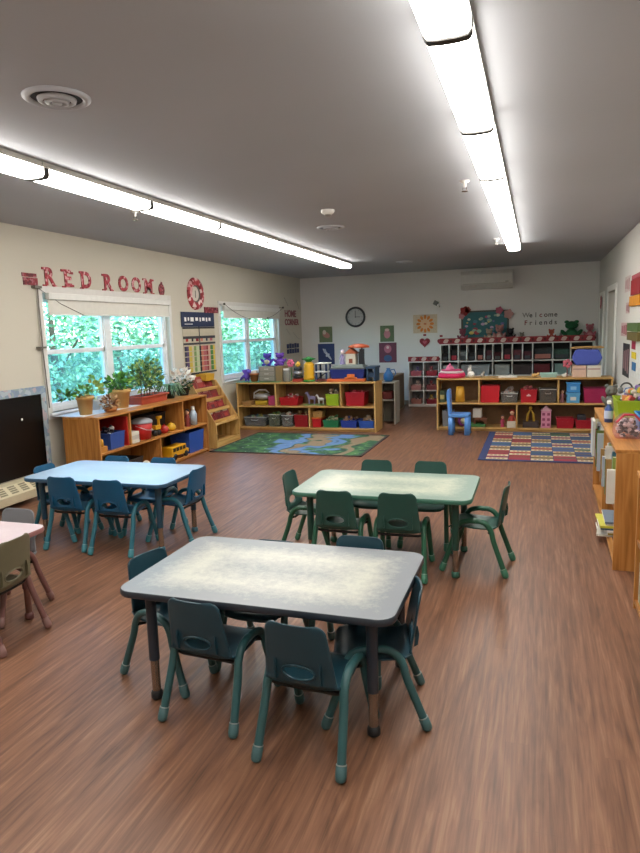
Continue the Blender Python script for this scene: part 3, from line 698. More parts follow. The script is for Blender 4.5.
bookcase('low_cabinet', 'tan cabinet end-on beside the small white cubbies', -3.05, -2.55, 11.3, 13.05, .72, '-x', [.38], [], (mat('#a08a68', .5, var=.15), mat('#a08a68', .5, var=.15), mat('#6a5a44', .6)))
# red borders with pale round pictures
def border(x0, x1, z0, z1, n, lab):
    t = thing('paper_border', lab, 'border', ((x0+x1)/2, 13.25, z0))
    MB().box(x0, x1, 13.238, 13.248, z0, z1).build('strip', mat('#8d1d28', .6), t)
    b = MB(); w = (x1-x0)/n
    for k in range(n):
        xc = x0+w*(k+.5)
        b.prism([(xc+.055*cos(a)+(.02 if sin(a) > 0 else 0), (z0+z1)/2+.042*sin(a)) for a in [2*pi*q/12 for q in range(12)]], 13.233, 13.238, 'Y', k % 2)
        b.prism([(xc+.11+.02*cos(a), (z0+z1)/2+.03*sin(a)) for a in [2*pi*q/8 for q in range(8)]], 13.234, 13.238, 'Y', 2)
    b.build('printed_pictures', [mat('#c9a8a0', .6), mat('#d5c0b8', .6), mat('#5c1018', .6)], t)
border(-1.85, 1.04, 1.273, 1.385, 13, 'red paper border with pale pictures along the top of the long cubbies')
border(-2.50, -1.87, .933, 1.03, 3, 'red paper border with pale pictures on the small cubby unit')
# green mat on toy shelf
tag(MB().prism([(-4.78, 9.88), (-4.0, 9.88), (-4.05, 10.3), (-4.76, 10.35)], .801, .808).build('green_mat', mat('#3f8a4c', .6)), 'thin green mat lying on the left end of the birch toy shelf', 'mat')
tag(MB().box(WL+.03, -4.52, 5.62, 6.9, .801, .806).build('white_sheet', mat('#dfe3ea', .35)), 'white plastic sheet covering the near end of the window shelf top', 'sheet')

# sloping book display
t = thing('book_display_rack', 'sloping wooden book rack with red books beside the window shelf', 'book rack', (-4.6, 8.6, 0))
y0, y1 = 8.16, 8.93
side = [(-4.86, 0), (-4.30, 0), (-4.30, .34), (-4.66, .93), (-4.86, .93)]
for a in (y0, y1-.025): MB().prism([(p[0], p[1]) for p in side], a, a+.025, 'Y').build('side_panel', M_birch, t, bevel=.003)
MB().box(-4.85, -4.84, y0+.025, y1-.025, 0, .92).build('back_panel', M_birch, t)
MB().box(-4.85, -4.31, y0+.025, y1-.025, .05, .075).build('bottom_shelf', M_birchY, t)
MB().box(-4.32, -4.30, y0+.025, y1-.025, 0, .09).build('kick_board', M_birchY, t)
MB().box(-4.85, -4.31, y0+.025, y1-.025, .33, .35).build('shelf', M_birchY, t)
steps = [(-4.37, .35), (-4.46, .50), (-4.55, .65), (-4.64, .80)]
for k, (x, z) in enumerate(steps):
    MB().box(x, x+.012, y0+.025, y1-.025, z-.005, z+.045).box(x-.09, x, y0+.025, y1-.025, z, z+.012).build('ledge', M_birchY, t, bevel=.002)
rnd = random.Random(5)
redcols = ['#7a1820', '#8c2028', '#6d1a20', '#7c2426', '#701c24', '#94302f']
def book(x, y, z, w, h, d, c, lab, grp, lean=0, axis='x', m2='#d8d4c8'):
    """upright book facing +x (axis x) whose cover is w wide (y) and h high"""
    b = MB(); R = Matrix.Rotation(-lean, 3, 'Y')
    b.box(0, .003, 0, w, 0, h, 0); b.box(.003, d-.003, .004, w-.002, .004, h-.004, 1); b.box(d-.003, d, 0, w, 0, h, 0); b.box(d, d+.0006, w*.15, w*.85, h*.55, h*.8, 2); b.box(d, d+.0006, w*.25, w*.7, h*.15, h*.4, 3)
    b.v = [tuple(R @ Vector(v)+Vector((x, y, z))) for v in b.v]
    return tag(b.build('picture_book', [mat(c, .5), mat(m2, .8), mat(rnd.choice(['#a87a70', '#7a3a34', '#b0a090']), .6), mat(rnd.choice(['#8a2a2a', '#5a2a30', '#a03a34']), .6)]), lab, 'book', grp)
rows_ = ['lowest', 'second lowest', 'third', 'top']
for k, (x, z) in enumerate(steps):
    yy = y0+.04; pos = ['left', 'middle', 'right']
    for q in range(3):
        book(x-.07, yy, z+.0125, .225, .195, .014, redcols[(k*3+q*2) % 6], 'picture book, %s one on the %s ledge of the sloping rack' % (pos[q], rows_[k]), 'picture books in the sloping rack', .35)
        yy += .235
t = thing('yellow_basket', 'small yellow box standing on the top of the sloping book rack', 'box', (-4.75, 8.75, .93))
MB().obox(-4.84, -4.66, 8.62, 8.88, .931, 1.03).build('body', mat('#c99a2c', .5), t)
MB().box(-4.80, -4.70, 8.66, 8.84, .95, 1.04).build('lid', mat('#d9b040', .5), t)

# ------------------------------------------------------------------ rugs
def rug1_mat():
    s = NT('landscape_play_carpet'); P = s.tc.outputs['Object']; sep = s.n('SeparateXYZ', {0: P})
    n = s.n('TexNoise', {'Vector': P, 'Scale': 1.7, 'Detail': 2.0, 'Distortion': .8}); n2 = s.n('TexNoise', {'Vector': P, 'Scale': 6.0, 'Detail': 3.0})
    v = s.n('TexVoronoi', {'Vector': P, 'Scale': 9.0})
    g = s.ramp(n2.outputs['Fac'], [(.35, '#1d3f33'), (.5, '#2c5a40'), (.62, '#4a7a46')])
    x = s.math('ADD', sep.outputs['X'], s.math('MULTIPLY', s.math('SUBTRACT', n.outputs['Fac'], .5), 1.5))
    blue = s.ramp(s.n('MapRange', {0: x, 1: -1.1, 2: 1.2}).outputs[0], [(0, '#000000'), (.34, '#000000'), (.37, '#ffffff'), (.42, '#ffffff'), (.45, '#000000'), (.57, '#000000'), (.60, '#ffffff'), (.64, '#ffffff'), (.67, '#000000'), (1, '#000000')])
    brown = s.ramp(s.n('MapRange', {0: x, 1: -1.1, 2: 1.2}).outputs[0], [(0, '#000000'), (.46, '#000000'), (.48, '#ffffff'), (.56, '#ffffff'), (.58, '#000000'), (.73, '#000000'), (.76, '#ffffff'), (.87, '#ffffff'), (.9, '#000000')])
    c = s.mix(blue, g, '#5f84b8'); c = s.mix(brown, c, '#8c7a62')
    sp_ = s.n('MapRange', {0: v.outputs['Distance'], 1: .12, 2: .16, 3: 1.0, 4: 0.0})
    lf = s.n('MapRange', {0: sep.outputs['X'], 1: -.2, 2: .2, 3: .8, 4: .35})
    c = s.mix(s.math('MULTIPLY', sp_.outputs[0], lf.outputs[0]), c, '#9fb8a8')
    s.L(c, s.b.inputs['Base Color']); s.b.inputs['Roughness'].default_value = .9; return s.m
t = thing('play_rug', 'green and blue landscape play rug before the toy shelf', 'rug', (-3.2, 8.74, 0))
MB().box(-4.28, -2.13, 7.93, 9.58, .001, .008).build('pile', rug1_mat(), t)
b = MB(); x0, x1, y0, y1 = -4.30, -2.11, 7.91, 9.60
b.box(x0, x1, y0, y0+.04, .001, .010).box(x0, x1, y1-.04, y1, .001, .010).box(x0, x0+.04, y0, y1, .001, .010).box(x1-.04, x1, y0, y1, .001, .010)
b.build('binding', mat('#3f3432', .9), t)
t = thing('block_rug', 'patchwork rug of red, blue and cream blocks on the right', 'rug', (.05, 9.05, 0))
MB().box(-.66, .80, 7.95, 10.12, .001, .009).build('binding', mat('#2d3a66', .9), t)
rc = ['#c9b48e', '#8c2f3c', '#34486f', '#b9a276', '#2f5a48', '#c7b795', '#9a3838', '#3f5a85', '#6a5238', '#7a2c50']; b = MB()
X0, X1 = -.57, .74; rnd = random.Random(11)
last = -1
for c_ in range(5):
    xa = X0+(X1-X0)*c_/5; xb = X0+(X1-X0)*(c_+1)/5; y = 8.01+.0*c_; big = c_ % 2
    while y < 10.0:
        if big:
            ci = [2, 7, 4, 1][rnd.randrange(4)]; ye = min(y+.30, 10.07)
            b.box(xa+.004, xb-.004, y, ye-.006, .009, .0115, ci); b.box(xa+.004, xb-.004, y+.14, y+.17, .0115, .0118, [4, 8][rnd.randrange(2)])
        else:
            ye = min(y+.30, 10.07); n_ = 3; hh = (ye-y)/n_; cs_ = [[0, 1, 3], [5, 6, 0], [3, 4, 5], [0, 9, 5], [5, 8, 3]][rnd.randrange(5)]
            for q in range(n_):
                b.box(xa+.004, xb-.004, y+q*hh+.002, y+(q+1)*hh-.004, .009, .0115, cs_[q])
                if cs_[q] in (0, 3, 5):
                    for w_ in range(4): b.box(xa+.04+w_*.05, xa+.07+w_*.05, y+q*hh+.03, y+(q+1)*hh-.035, .0115, .0118, [1, 2, 8, 4][w_])
        y = ye; big = 1-big
b.build('blocks', [mat(c, .9) for c in rc], t)
# ------------------------------------------------------------------ small things
def tub(name, lab, x0, x1, y0, y1, z0, h, c, grp=None, taper=.9, rimc=None, clear=False, handle=True, cat='bin', rough=.4, lid=None):
    t = thing(name, lab, cat, ((x0+x1)/2, (y0+y1)/2, z0), 0, grp)
    m = clear_mat('clear_plastic_'+c.strip('#'), c) if clear else mat(c, rough)
    MB().obox(x0, x1, y0, y1, z0+.001, z0+h, .004, taper).build('body', m, t)
    r = .006; e = .004
    MB().box(x0-e, x1+e, y0-e, y0+.004, z0+h-.014, z0+h).box(x0-e, x1+e, y1-.004, y1+e, z0+h-.014, z0+h).box(x0-e, x0+.004, y0+.004, y1-.004, z0+h-.014, z0+h).box(x1-.004, x1+e, y0+.004, y1-.004, z0+h-.014, z0+h).build('rim', mat(rimc or c, rough), t, bevel=.002)
    if handle:
        w = (x1-x0)*.16; cx = (x0+x1)/2
        MB().tube([(cx-w, y0-.002, z0+h*.72), (cx-w*.8, y0-.014, z0+h*.66), (cx+w*.8, y0-.014, z0+h*.66), (cx+w, y0-.002, z0+h*.72)], .004, 6).build('handle', mat(rimc or c, rough), t)
    if lid: MB().box(x0-.008, x1+.008, y0-.008, y1+.008, z0+h+.001, z0+h+.022).build('lid', mat(lid, rough), t, bevel=.005)
    return t
PAL = ['#b03a3a', '#3d6bb0', '#d0a838', '#5f9a4a', '#c9c4b8', '#7a5a9a', '#c97a3a', '#3a3a44']
def pile(lab, x0, x1, y0, y1, z0, h, pal=PAL, n=26, s=.022, seed=1, name='toy_pile', cat='toys'):
    r = random.Random(seed); b = MB()
    for k in range(n):
        x = r.uniform(x0+s, x1-s); y = r.uniform(y0+s, y1-s); u = 1-((2*(x-x0)/(x1-x0)-1)**2)*.5
        z = z0+s+r.random()*(h*u-s); a = s*r.uniform(.6, 1.1); mi = r.randrange(len(pal))
        if r.random() < .5: b.box(x-a, x+a, y-a*.6, y+a*.6, z-a*.7, z+a*.7, mi, Matrix.Rotation(r.uniform(0, 3), 3, 'Z') @ Matrix.Rotation(r.uniform(-.8, .8), 3, 'X'))
        else: b.ell((x, y, z), (a, a*.8, a*.9), mi, 8, 6)
    o = b.build(name, [mat(c, .5) for c in pal], None); tag(o, lab, cat); o['kind'] = 'stuff'; return o
def bear(x, y, z, h, c, belly, lab, name='teddy_bear', cat='stuffed toy', grp=None, rz=0):
    t = thing(name, lab, cat, (x, y, z), rz, grp); s = h
    m = mat(c, .9, var=.2, scale=60)
    b = MB().ell((0, 0, .27*s), (.2*s, .17*s, .27*s), 0, 16, 12).ell((0, -.02*s, .68*s), (.19*s, .17*s, .18*s), 0, 16, 12).ell((0, -.16*s, .63*s), (.09*s, .07*s, .07*s), 0, 10, 8)
    b.build('body', m, t, local=True)
    for q in (-1, 1):
        MB().ell((q*.14*s, 0, .83*s), (.07*s, .04*s, .07*s), 0, 10, 8).build('ear', m, t, local=True)
        MB().ell((q*.22*s, -.06*s, .36*s), (.07*s, .07*s, .16*s), 0, 10, 8, Matrix.Rotation(q*.5, 3, 'Y')).build('arm', m, t, local=True)
        MB().ell((q*.13*s, -.2*s, .09*s), (.09*s, .17*s, .09*s), 0, 10, 8).build('leg', m, t, local=True)
        MB().ell((q*.07*s, -.18*s, .71*s), .016*s, 0, 8, 6).build('eye', M_black, t, local=True)
    MB().ell((0, -.12*s, .27*s), (.13*s, .07*s, .17*s), 0, 12, 8).build('belly', mat(belly, .9), t, local=True)
    return t
def doll(x, y, z, h, c1, hair, lab, cat='doll', grp=None, name='toy_doll', skin='#d8a888'):
    t = thing(name, lab, cat, (x, y, z), 0, grp); s = h
    MB().lathe([(0, 0), (.16*s, 0), (.17*s, .03*s), (.09*s, .45*s), (.1*s, .62*s), (.04*s, .68*s)], (0, 0, 0), 14).build('dress', mat(c1, .7), t, local=True)
    MB().ell((0, 0, .8*s), (.12*s, .12*s, .14*s), 0, 12, 8).build('head', mat(skin, .6), t, local=True)
    MB().ell((0, .03*s, .86*s), (.135*s, .12*s, .12*s), 0, 12, 8).build('hair', mat(hair, .8), t, local=True)
    for q in (-1, 1): MB().tube([(q*.09*s, 0, .6*s), (q*.17*s, -.02*s, .42*s), (q*.18*s, -.05*s, .32*s)], [.03*s, .028*s, .02*s], 8).build('arm', mat(c1, .7), t, local=True)
    return t
def leaves(c, r, n, ls, pal, seed, fill=.35, up_=0, mats=None):
    R = random.Random(seed); b = MB()
    for k in range(n):
        v = Vector((R.gauss(0, 1), R.gauss(0, 1), R.gauss(0, 1))).normalized()*(fill+(1-fill)*R.random()**.5)
        p = Vector((c[0]+v.x*r[0], c[1]+v.y*r[1], c[2]+v.z*r[2]))
        d = Vector((v.x+R.uniform(-.6, .6), v.y+R.uniform(-.6, .6), v.z*.6+R.uniform(-.5, .5)+up_)).normalized()
        sd = d.cross(Vector((R.uniform(-1, 1), R.uniform(-1, 1), R.uniform(.2, 1)))).normalized(); nn = d.cross(sd)
        l = ls*R.uniform(.6, 1.2); w = l*.32; mi = R.randrange(len(pal))
        b.add([p, p+d*l*.45+sd*w+nn*l*.06, p+d*l, p+d*l*.45-sd*w+nn*l*.06], [(0, 1, 2), (0, 2, 3)], mi)
    return b
GR = ['#3f7a2c', '#5a9a3c', '#2f5f26', '#77ad4c']
def pot(x, y, z, r, h, c, t, sx=1, sy=1, nm='pot'):
    MB().lathe([(0, 0), (r*.72, 0), (r*.95, h*.82), (r*1.06, h*.82), (r*1.08, h), (r*.95, h), (r*.9, h*.85), (0, h*.84)], (x, y, z), 24, sx=sx, sy=sy).build(nm, mat(c, .7), t)
# --- plants on the window shelf
z = .806
t = thing('potted_plant', 'tan pot with trailing green plant at the near end of the window shelf', 'plant', (-4.62, 5.80, z))
pot(-4.62, 5.80, z, .09, .2, '#c29a5c', t)
b = leaves((-4.62, 5.80, 1.04), (.09, .10, .05), 36, .075, GR, 2); 
for p in ([(-4.62, 5.8, 1.0), (-4.66, 5.66, 1.07), (-4.66, 5.55, 1.03)],):
    b.tube(p, .004, 5, 2)
b2 = leaves((-4.66, 5.56, 1.04), (.06, .09, .045), 40, .07, GR[:3], 3); b.add(b2.v, b2.f, 0); b.build('foliage', [mat(c, .5) for c in GR], t, recalc=False)
t = thing('dried_plant', 'clump of tan dried flowers between the first two pots', 'dried flowers', (-4.5, 6.07, .80))
leaves((-4.5, 6.07, .90), (.08, .10, .085), 150, .05, ['x']*3, 4, .1).build('flower_heads', [mat(c, .8) for c in ('#a5764a', '#c49a6c', '#6f4a30')], t, recalc=False)
MB().lathe([(0, 0), (.06, 0), (.08, .05), (.075, .05), (.0, .04)], (-4.5, 6.07, z), 18).build('dish', mat('#a9703c', .7), t)
t = thing('potted_plant', 'tan terracotta pot of bushy green leaves, second pot on the window shelf', 'plant', (-4.60, 6.40, z))
pot(-4.60, 6.40, z, .12, .22, '#d0a866', t)
leaves((-4.60, 6.40, 1.10), (.13, .17, .10), 190, .08, GR, 5, .1, .2).build('foliage', [mat(c, .5) for c in ('#3a7a2c', '#5a9a3c', '#8fbf55', '#2a5a22')], t, recalc=False)
leaves((-4.60, 6.40, 1.05), (.15, .19, .03), 14, .05, ['x'], 6, .7).build('flowers', mat('#d8d4c4', .7), t, recalc=False)
t = thing('potted_plant', 'small pale yellow leafed plant on the sill behind the second pot', 'plant', (-4.81, 6.22, z))
pot(-4.81, 6.22, z, .06, .12, '#d8d4cc', t)
leaves((-4.81, 6.22, 1.05), (.06, .14, .13), 60, .07, ['x']*3, 7, .1, .3).build('foliage', [mat(c, .5) for c in ('#9ab04c', '#b9b860', '#6f9a44')], t, recalc=False)
t = thing('planter', 'red-brown rectangular planter with a big bushy green shrub', 'plant', (-4.60, 6.95, .802))
MB().obox(-4.70, -4.49, 6.66, 7.26, .803, .90, .01, .92).box(-4.71, -4.48, 6.65, 6.67, .88, .905).box(-4.71, -4.48, 7.25, 7.27, .88, .905).box(-4.715, -4.695, 6.65, 7.27, .88, .905).box(-4.495, -4.475, 6.65, 7.27, .88, .905).build('trough', mat('#a8452c', .6), t, bevel=.004)
MB().box(-4.69, -4.50, 6.68, 7.24, .86, .885).build('soil', mat('#2a1d14', .9), t)
b = MB()
for k in range(7): b.tube([(-4.6+.02*cos(k*2), 6.8+k*.05, .88), (-4.6+.04*cos(k*3), 6.78+k*.055, 1.05), (-4.6+.07*cos(k*5), 6.75+k*.065, 1.2)], .005, 5)
b.build('stem', mat('#5a4630', .8), t)
leaves((-4.60, 6.97, 1.14), (.17, .28, .20), 620, .06, GR, 8, .15, .15).build('foliage', [mat(c, .5) for c in ('#4f7a3a', '#86a64e', '#35602c', '#a8b860')], t, recalc=False)
t = thing('potted_plant', 'small black pot with arching spider plant right of the red-brown planter', 'plant', (-4.58, 7.45, .802))
pot(-4.58, 7.45, .802, .075, .10, '#1f2420', t)
b = MB(); R = random.Random(4)
for k in range(34):
    a = R.uniform(0, 2*pi); L = R.uniform(.12, .26); pts = [(-4.58+cos(a)*L*u, 7.45+sin(a)*L*u*1.3, .90+.22*u*(1-u)*2.2-.05*u) for u in (0, .3, .6, 1)]
    b.tube(pts, [.006, .008, .006, .002], 4, k % 2)
b.build('foliage', [mat('#7d9a7a', .5), mat('#4f7f4a', .5)], t)
t = thing('potted_plant', 'white and pink flowers in a black bowl at the far end of the window shelf', 'plant', (-4.6, 7.82, .802))
pot(-4.6, 7.82, .802, .095, .11, '#17181c', t, nm='bowl')
leaves((-4.6, 7.80, 1.04), (.12, .17, .11), 130, .085, ['x']*3, 9, .2, .3).build('flowers', [mat(c, .7) for c in ('#e6dccf', '#dcc0a8', '#efe9df')], t, recalc=False)
leaves((-4.6, 7.82, .95), (.11, .15, .06), 60, .08, ['x'], 10, .2, .2).build('foliage', mat('#3d5a34', .6), t, recalc=False)
t = thing('dried_plant', 'olive dried grasses in a low dish beside the sloping book rack', 'dried flowers', (-4.77, 8.04, .0+.80))
leaves((-4.72, 8.02, .95), (.10, .12, .10), 110, .06, ['x']*3, 12, .1, .2).build('foliage', [mat(c, .8) for c in ('#8a7a4a', '#a8945c', '#6a6a3a')], t, recalc=False)
pot(-4.72, 7.92, .802, .04, .07, '#7a6a4a', t)
# --- inside the window shelf
z = .411
tub('basket', 'blue plastic basket in the near upper bay of the window shelf', -4.60, -4.36, 5.84, 6.10, z, .18, '#2f4f9a', cat='basket')
pile('dark and white toys heaped in the blue basket of the window shelf', -4.58, -4.38, 5.86, 6.08, z+.05, .19, ['#1c1c24', '#2a2a3a', '#d0d0d0', '#3a3a44'], 30, .03, 2)
t = thing('toy_blocks', 'yellow and tan wooden toy left of the blue basket', 'toy', (-4.42, 5.72, z))
MB().box(-4.46, -4.36, 5.66, 5.78, z+.001, z+.06).build('base', mat('#b57a30', .6), t, bevel=.004)
MB().lathe([(0, 0), (.04, 0), (.035, .07), (0, .09)], (-4.41, 5.72, z+.06), 14).build('cone', mat('#d09a30', .6), t)
tag(MB().box(-4.75, -4.35, 6.135, 6.155, z+.001, .74).build('folder', mat('#b01f1c', .5)), 'red folder standing against the divider of the window shelf', 'folder')
for k in range(3): tag(MB().box(-4.50, -4.35, 6.21, 6.36, z+.001+k*.045, z+.043+k*.045).build('small_box', mat(['#cfc8bc', '#b8b4ac', '#d8d4c8'][k], .6), bevel=.003), 'pale flat box, %s of three stacked beside the red bucket' % ['lowest', 'middle', 'topmost'][k], 'box', 'flat boxes in the window shelf')
t = thing('bucket', 'red bucket with grey lid in the upper bay of the window shelf', 'bucket', (-4.46, 6.58, z))
MB().lathe([(0, 0), (.10, 0), (.125, .19), (.118, .19), (.0, .02)], (-4.46, 6.58, z+.001), 24).build('body', mat('#b51d1c', .4), t)
MB().lathe([(.13, 0), (.13, .025), (.09, .05), (.05, .06), (0, .06)], (-4.46, 6.58, z+.192), 24).build('lid', mat('#8f949a', .5), t)
MB().tube([(-4.46, 6.455, z+.17), (-4.34, 6.50, z+.12), (-4.33, 6.62, z+.10), (-4.46, 6.705, z+.17)], .004, 6).build('handle', mat('#c8c8c8', .4), t)
t = thing('toy_giraffe', 'small yellow and black toy beside the red bucket', 'toy', (-4.40, 6.80, z))
MB().box(-4.44, -4.37, 6.745, 6.86, z+.08, z+.13).box(-4.42, -4.39, 6.85, 6.875, z+.12, z+.22).box(-4.43, -4.38, 6.84, 6.91, z+.2, z+.235).build('body', mat('#d09a20', .5), t, bevel=.006)
for yy in (6.76, 6.84):
    MB().lathe([(0, -.02), (.035, -.02), (.035, .02), (0, .02)], (-4.40, yy, z+.036), 16, axis='X').build('wheel', M_black, t)
b = MB().box(-4.405, -4.395, 6.79, 6.81, z+.05, z+.14).build('axle_post', M_black, t)
def teapot(x, y, z, s, c, lab):
    t = thing('toy_teapot', lab, 'toy', (x, y, z))
    MB().lathe([(0, 0), (.6*s, 0), (s, .5*s), (s*.95, 1.0*s), (.5*s, 1.5*s), (.45*s, 1.55*s), (0, 1.65*s)], (x, y, z+.001), 20).build('body', mat(c, .4), t)
    MB().tube([(x, y-s*.9, z+.5*s), (x, y-1.4*s, z+.9*s), (x, y-1.6*s, z+1.3*s)], [.22*s, .16*s, .1*s], 8).build('spout', mat(c, .4), t)
    MB().tube([(x, y+s*.9, z+.5*s), (x, y+1.5*s, z+.7*s), (x, y+1.4*s, z+1.2*s), (x, y+.8*s, z+1.2*s)], .1*s, 8).build('handle', mat(c, .4), t)
    MB().ell((x, y, z+1.75*s), .16*s).build('knob', mat(c, .4), t)
teapot(-4.42, 7.0, z, .062, '#a8231c', 'small red toy teapot in the upper bay of the window shelf')
teapot(-4.44, 7.20, z, .062, '#d8a820', 'yellow toy teapot in the upper bay of the window shelf')
tub('basket', 'black basket pushed to the back behind the toy teapots', -4.74, -4.56, 6.75, 7.28, z, .24, '#1c1c22', cat='basket')
for y_, c, hh, h_, lab in ((7.42, '#c0703a', '#b08050', .22, 'orange dressed toy doll in the far upper bay of the window shelf'), (7.58, '#8a3a34', '#2a1a1a', .24, 'dark red dressed toy doll in the far upper bay of the window shelf')):
    doll(-4.42, y_, z, h_, c, hh, lab)
t = thing('toy_bottle', 'pale blue and white bottle standing last in the upper bay', 'bottle', (-4.42, 7.74, z))
MB().lathe([(0, 0), (.05, 0), (.052, .14), (.03, .19), (.022, .2)], (-4.42, 7.74, z+.001), 18).build('body', mat('#a9bccc', .3), t)
MB().lathe([(.024, 0), (.024, .05), (0, .055)], (-4.42, 7.74, z+.2), 14).build('cap', M_white, t)
z = .052
t = thing('toy_school_bus', 'yellow toy bus in the lower bay of the window shelf', 'toy vehicle', (-4.42, 7.18, z))
MB().box(-4.50, -4.34, 7.02, 7.38, z+.04, z+.17).box(-4.50, -4.34, 7.36, 7.44, z+.04, z+.10).build('body', mat('#d09a18', .4), t, bevel=.012)
b = MB()
for k in range(4): b.box(-4.342, -4.337, 7.05+k*.08, 7.11+k*.08, z+.105, z+.15)
b.build('windows', M_black, t)
for yy in (7.09, 7.36): MB().lathe([(0, -.01), (.038, -.01), (.038, .02), (0, .02)], (-4.35, yy, z+.039), 18, axis='X').build('wheel', M_black, t)
tub('crate', 'blue plastic crate at the far lower end of the window shelf', -4.66, -4.36, 7.50, 7.90, z, .28, '#2a4fa8', cat='crate')
t = thing('toy_ball', 'small white ball in the near lower bay of the window shelf', 'ball', (-4.42, 6.56, z)); MB().ell((-4.42, 6.56, z+.05), .048, 0, 16, 12).build('ball', mat('#d8d0b8', .5), t)
tub('basket', 'dark basket of toys in the near lower bay of the window shelf', -4.70, -4.38, 6.05, 6.45, z, .18, '#2a2320', cat='basket')

# --- birch toy shelf below the far window
YF_ = 9.93
z = .054
G = 'bins on the birch toy shelf'
tub('storage_bin', 'clear bin of mixed small toys, lower left corner of the birch toy shelf', -4.70, -4.30, YF_, YF_+.3, z, .16, '#b8bcc0', G, clear=True)
pile('mixed small toys in the lower left clear bin', -4.67, -4.33, YF_+.02, YF_+.27, z+.006, .17, ['#a05a6a', '#5a7a8a', '#b0a050', '#8a8a8a', '#6a8a5a'], 60, .03, 3)
tub('storage_bin', 'clear bin with green and yellow toys, second along the bottom', -4.25, -4.05, YF_, YF_+.25, z, .21, '#b8c0b0', G, clear=True)
pile('green and yellow toys in the second clear bin', -4.23, -4.07, YF_+.02, YF_+.22, z+.006, .24, ['#5f8a3a', '#b8a840', '#3a5a34', '#8a9a70', '#7a8a9a'], 50, .028, 4)
tub('storage_bin', 'clear bin of white and dark pieces left of the red bottom bin', -4.01, -3.82, YF_, YF_+.25, z, .20, '#c8c8c8', G, clear=True)
pile('white and dark pieces in the clear bin left of the red bin', -3.995, -3.835, YF_+.02, YF_+.22, z+.006, .24, ['#c8c0b0', '#4a4a4a', '#a85a50', '#d8d0c0', '#6a5a50'], 60, .025, 5)
tub('storage_bin', 'dark red bin holding two small bears, bottom of the birch shelf', -3.79, -3.55, YF_, YF_+.28, z, .20, '#9c1c26', G)
bear(-3.73, YF_+.12, z+.12, .17, '#a8845a', '#c8a880', 'small tan bear in the dark red bin, left one')
bear(-3.61, YF_+.12, z+.12, .17, '#b89468', '#d0b890', 'small tan bear in the dark red bin, right one')
tub('storage_bin', 'red bin with an orange lid at the bottom divider', -3.475, -3.32, YF_, YF_+.25, z, .14, '#b81a24', G, lid='#d8742c')
tub('basket', 'small tan basket on the orange lid of the red bin', -3.47, -3.30, YF_+.02, YF_+.2, z+.163, .10, '#b08a50', cat='basket')
for x0, x1, c, nm in ((-3.29, -3.02, '#1f7a52', 'green'), (-2.99, -2.72, '#2340a0', 'dark blue'), (-2.69, -2.43, '#2a58b8', 'bright blue')):
    tub('storage_bin', '%s shallow bin along the bottom right of the birch shelf' % nm, x0, x1, YF_, YF_+.3, z, .12, c, G)
    pile('small toys heaped in the %s shallow bin' % nm, x0+.02, x1-.02, YF_+.02, YF_+.27, z+.01, .17, {'green': ['#7a9a6a', '#c0b090', '#4a8a5a'], 'dark blue': ['#b08a6a', '#a89a9a', '#8a6a5a', '#3a4a8a'], 'bright blue': ['#b0906a', '#9a8a80', '#c0a080']}[nm], 50, .026, len(nm))
z = .412
t = thing('toy_airship', 'silver toy craft on a yellow stand, upper left of the birch shelf', 'toy', (-4.40, 10.05, z))
MB().box(-4.50, -4.28, 9.98, 10.14, z+.001, z+.07).build('stand', mat('#c0a030', .5), t, bevel=.005)
MB().ell((-4.40, 10.06, z+.14), (.15, .09, .06), 0, 20, 12).build('hull', mat('#b8b8bc', .35), t)
MB().tube([(-4.55, 10.05, z+.10), (-4.54, 10.05, z+.2), (-4.45, 10.05, z+.25), (-4.33, 10.05, z+.25), (-4.27, 10.05, z+.2)], .012, 8).build('handle', mat('#c8c8c8', .4), t)
MB().box(-4.44, -4.34, 10.0, 10.12, z+.19, z+.22).build('deck', mat('#8a7a50', .5), t)
tub('basket', 'small tan dish at the far left of the upper bay', -4.74, -4.56, 9.96, 10.12, z, .06, '#b08a58', cat='basket')
tub('storage_bin', 'small pink box beside the silver toy craft', -4.25, -4.11, 9.95, 10.12, z, .15, '#c04a7a')
tub('storage_bin', 'wide red bin in the middle upper bay of the birch shelf', -4.04, -3.71, YF_, YF_+.28, z, .13, '#b01a26', G)
pile('pale pieces in the wide red bin', -4.02, -3.73, YF_+.02, YF_+.25, z+.01, .17, ['#c8b8b0', '#a09088', '#b03a3a'], 40, .024, 8)
tag(MB().box(-3.62, -3.28, 9.95, 10.15, z+.001, z+.014).build('play_board', mat('#7a9a5a', .7)), 'flat green play board under the toy horses', 'board')
def horse(x, y, z, s, c, lab):
    t = thing('toy_horse', lab, 'toy horse', (x, y, z)); m = mat(c, .5)
    MB().ell((x, y, z+.55*s), (.36*s, .15*s, .17*s), 0, 14, 10).tube([(x-.25*s, y, z+.6*s), (x-.38*s, y, z+.85*s), (x-.42*s, y, z+1.0*s)], [.12*s, .09*s, .08*s], 10).ell((x-.50*s, y, z+.97*s), (.16*s, .07*s, .08*s), 0, 10, 8, Matrix.Rotation(-.5, 3, 'Y')).build('body', m, t)
    for dx in (-.24, .24):
        for q in (-1, 1): MB().tube([(x+dx*s, y+q*.08*s, z+.5*s), (x+dx*s*1.05, y+q*.08*s, z+.25*s), (x+dx*s, y+q*.08*s, z+.0)], [.07*s, .045*s, .04*s], 8).build('leg', m, t)
    MB().tube([(x+.34*s, y, z+.62*s), (x+.46*s, y, z+.5*s), (x+.47*s, y, z+.25*s)], [.04*s, .06*s, .02*s], 8).build('tail', mat('#4a3a50', .8), t)
    MB().tube([(x-.2*s, y, z+.75*s), (x-.33*s, y, z+.95*s), (x-.4*s, y, z+1.08*s)], .04*s, 8).build('mane', mat('#5a4a70', .8), t)
horse(-3.50, 10.03, z+.015, .19, '#8a80a0', 'purplish grey toy horse on the green play board')
horse(-3.34, 10.03, z+.015, .15, '#dcdcd8', 'white toy horse on the green play board')
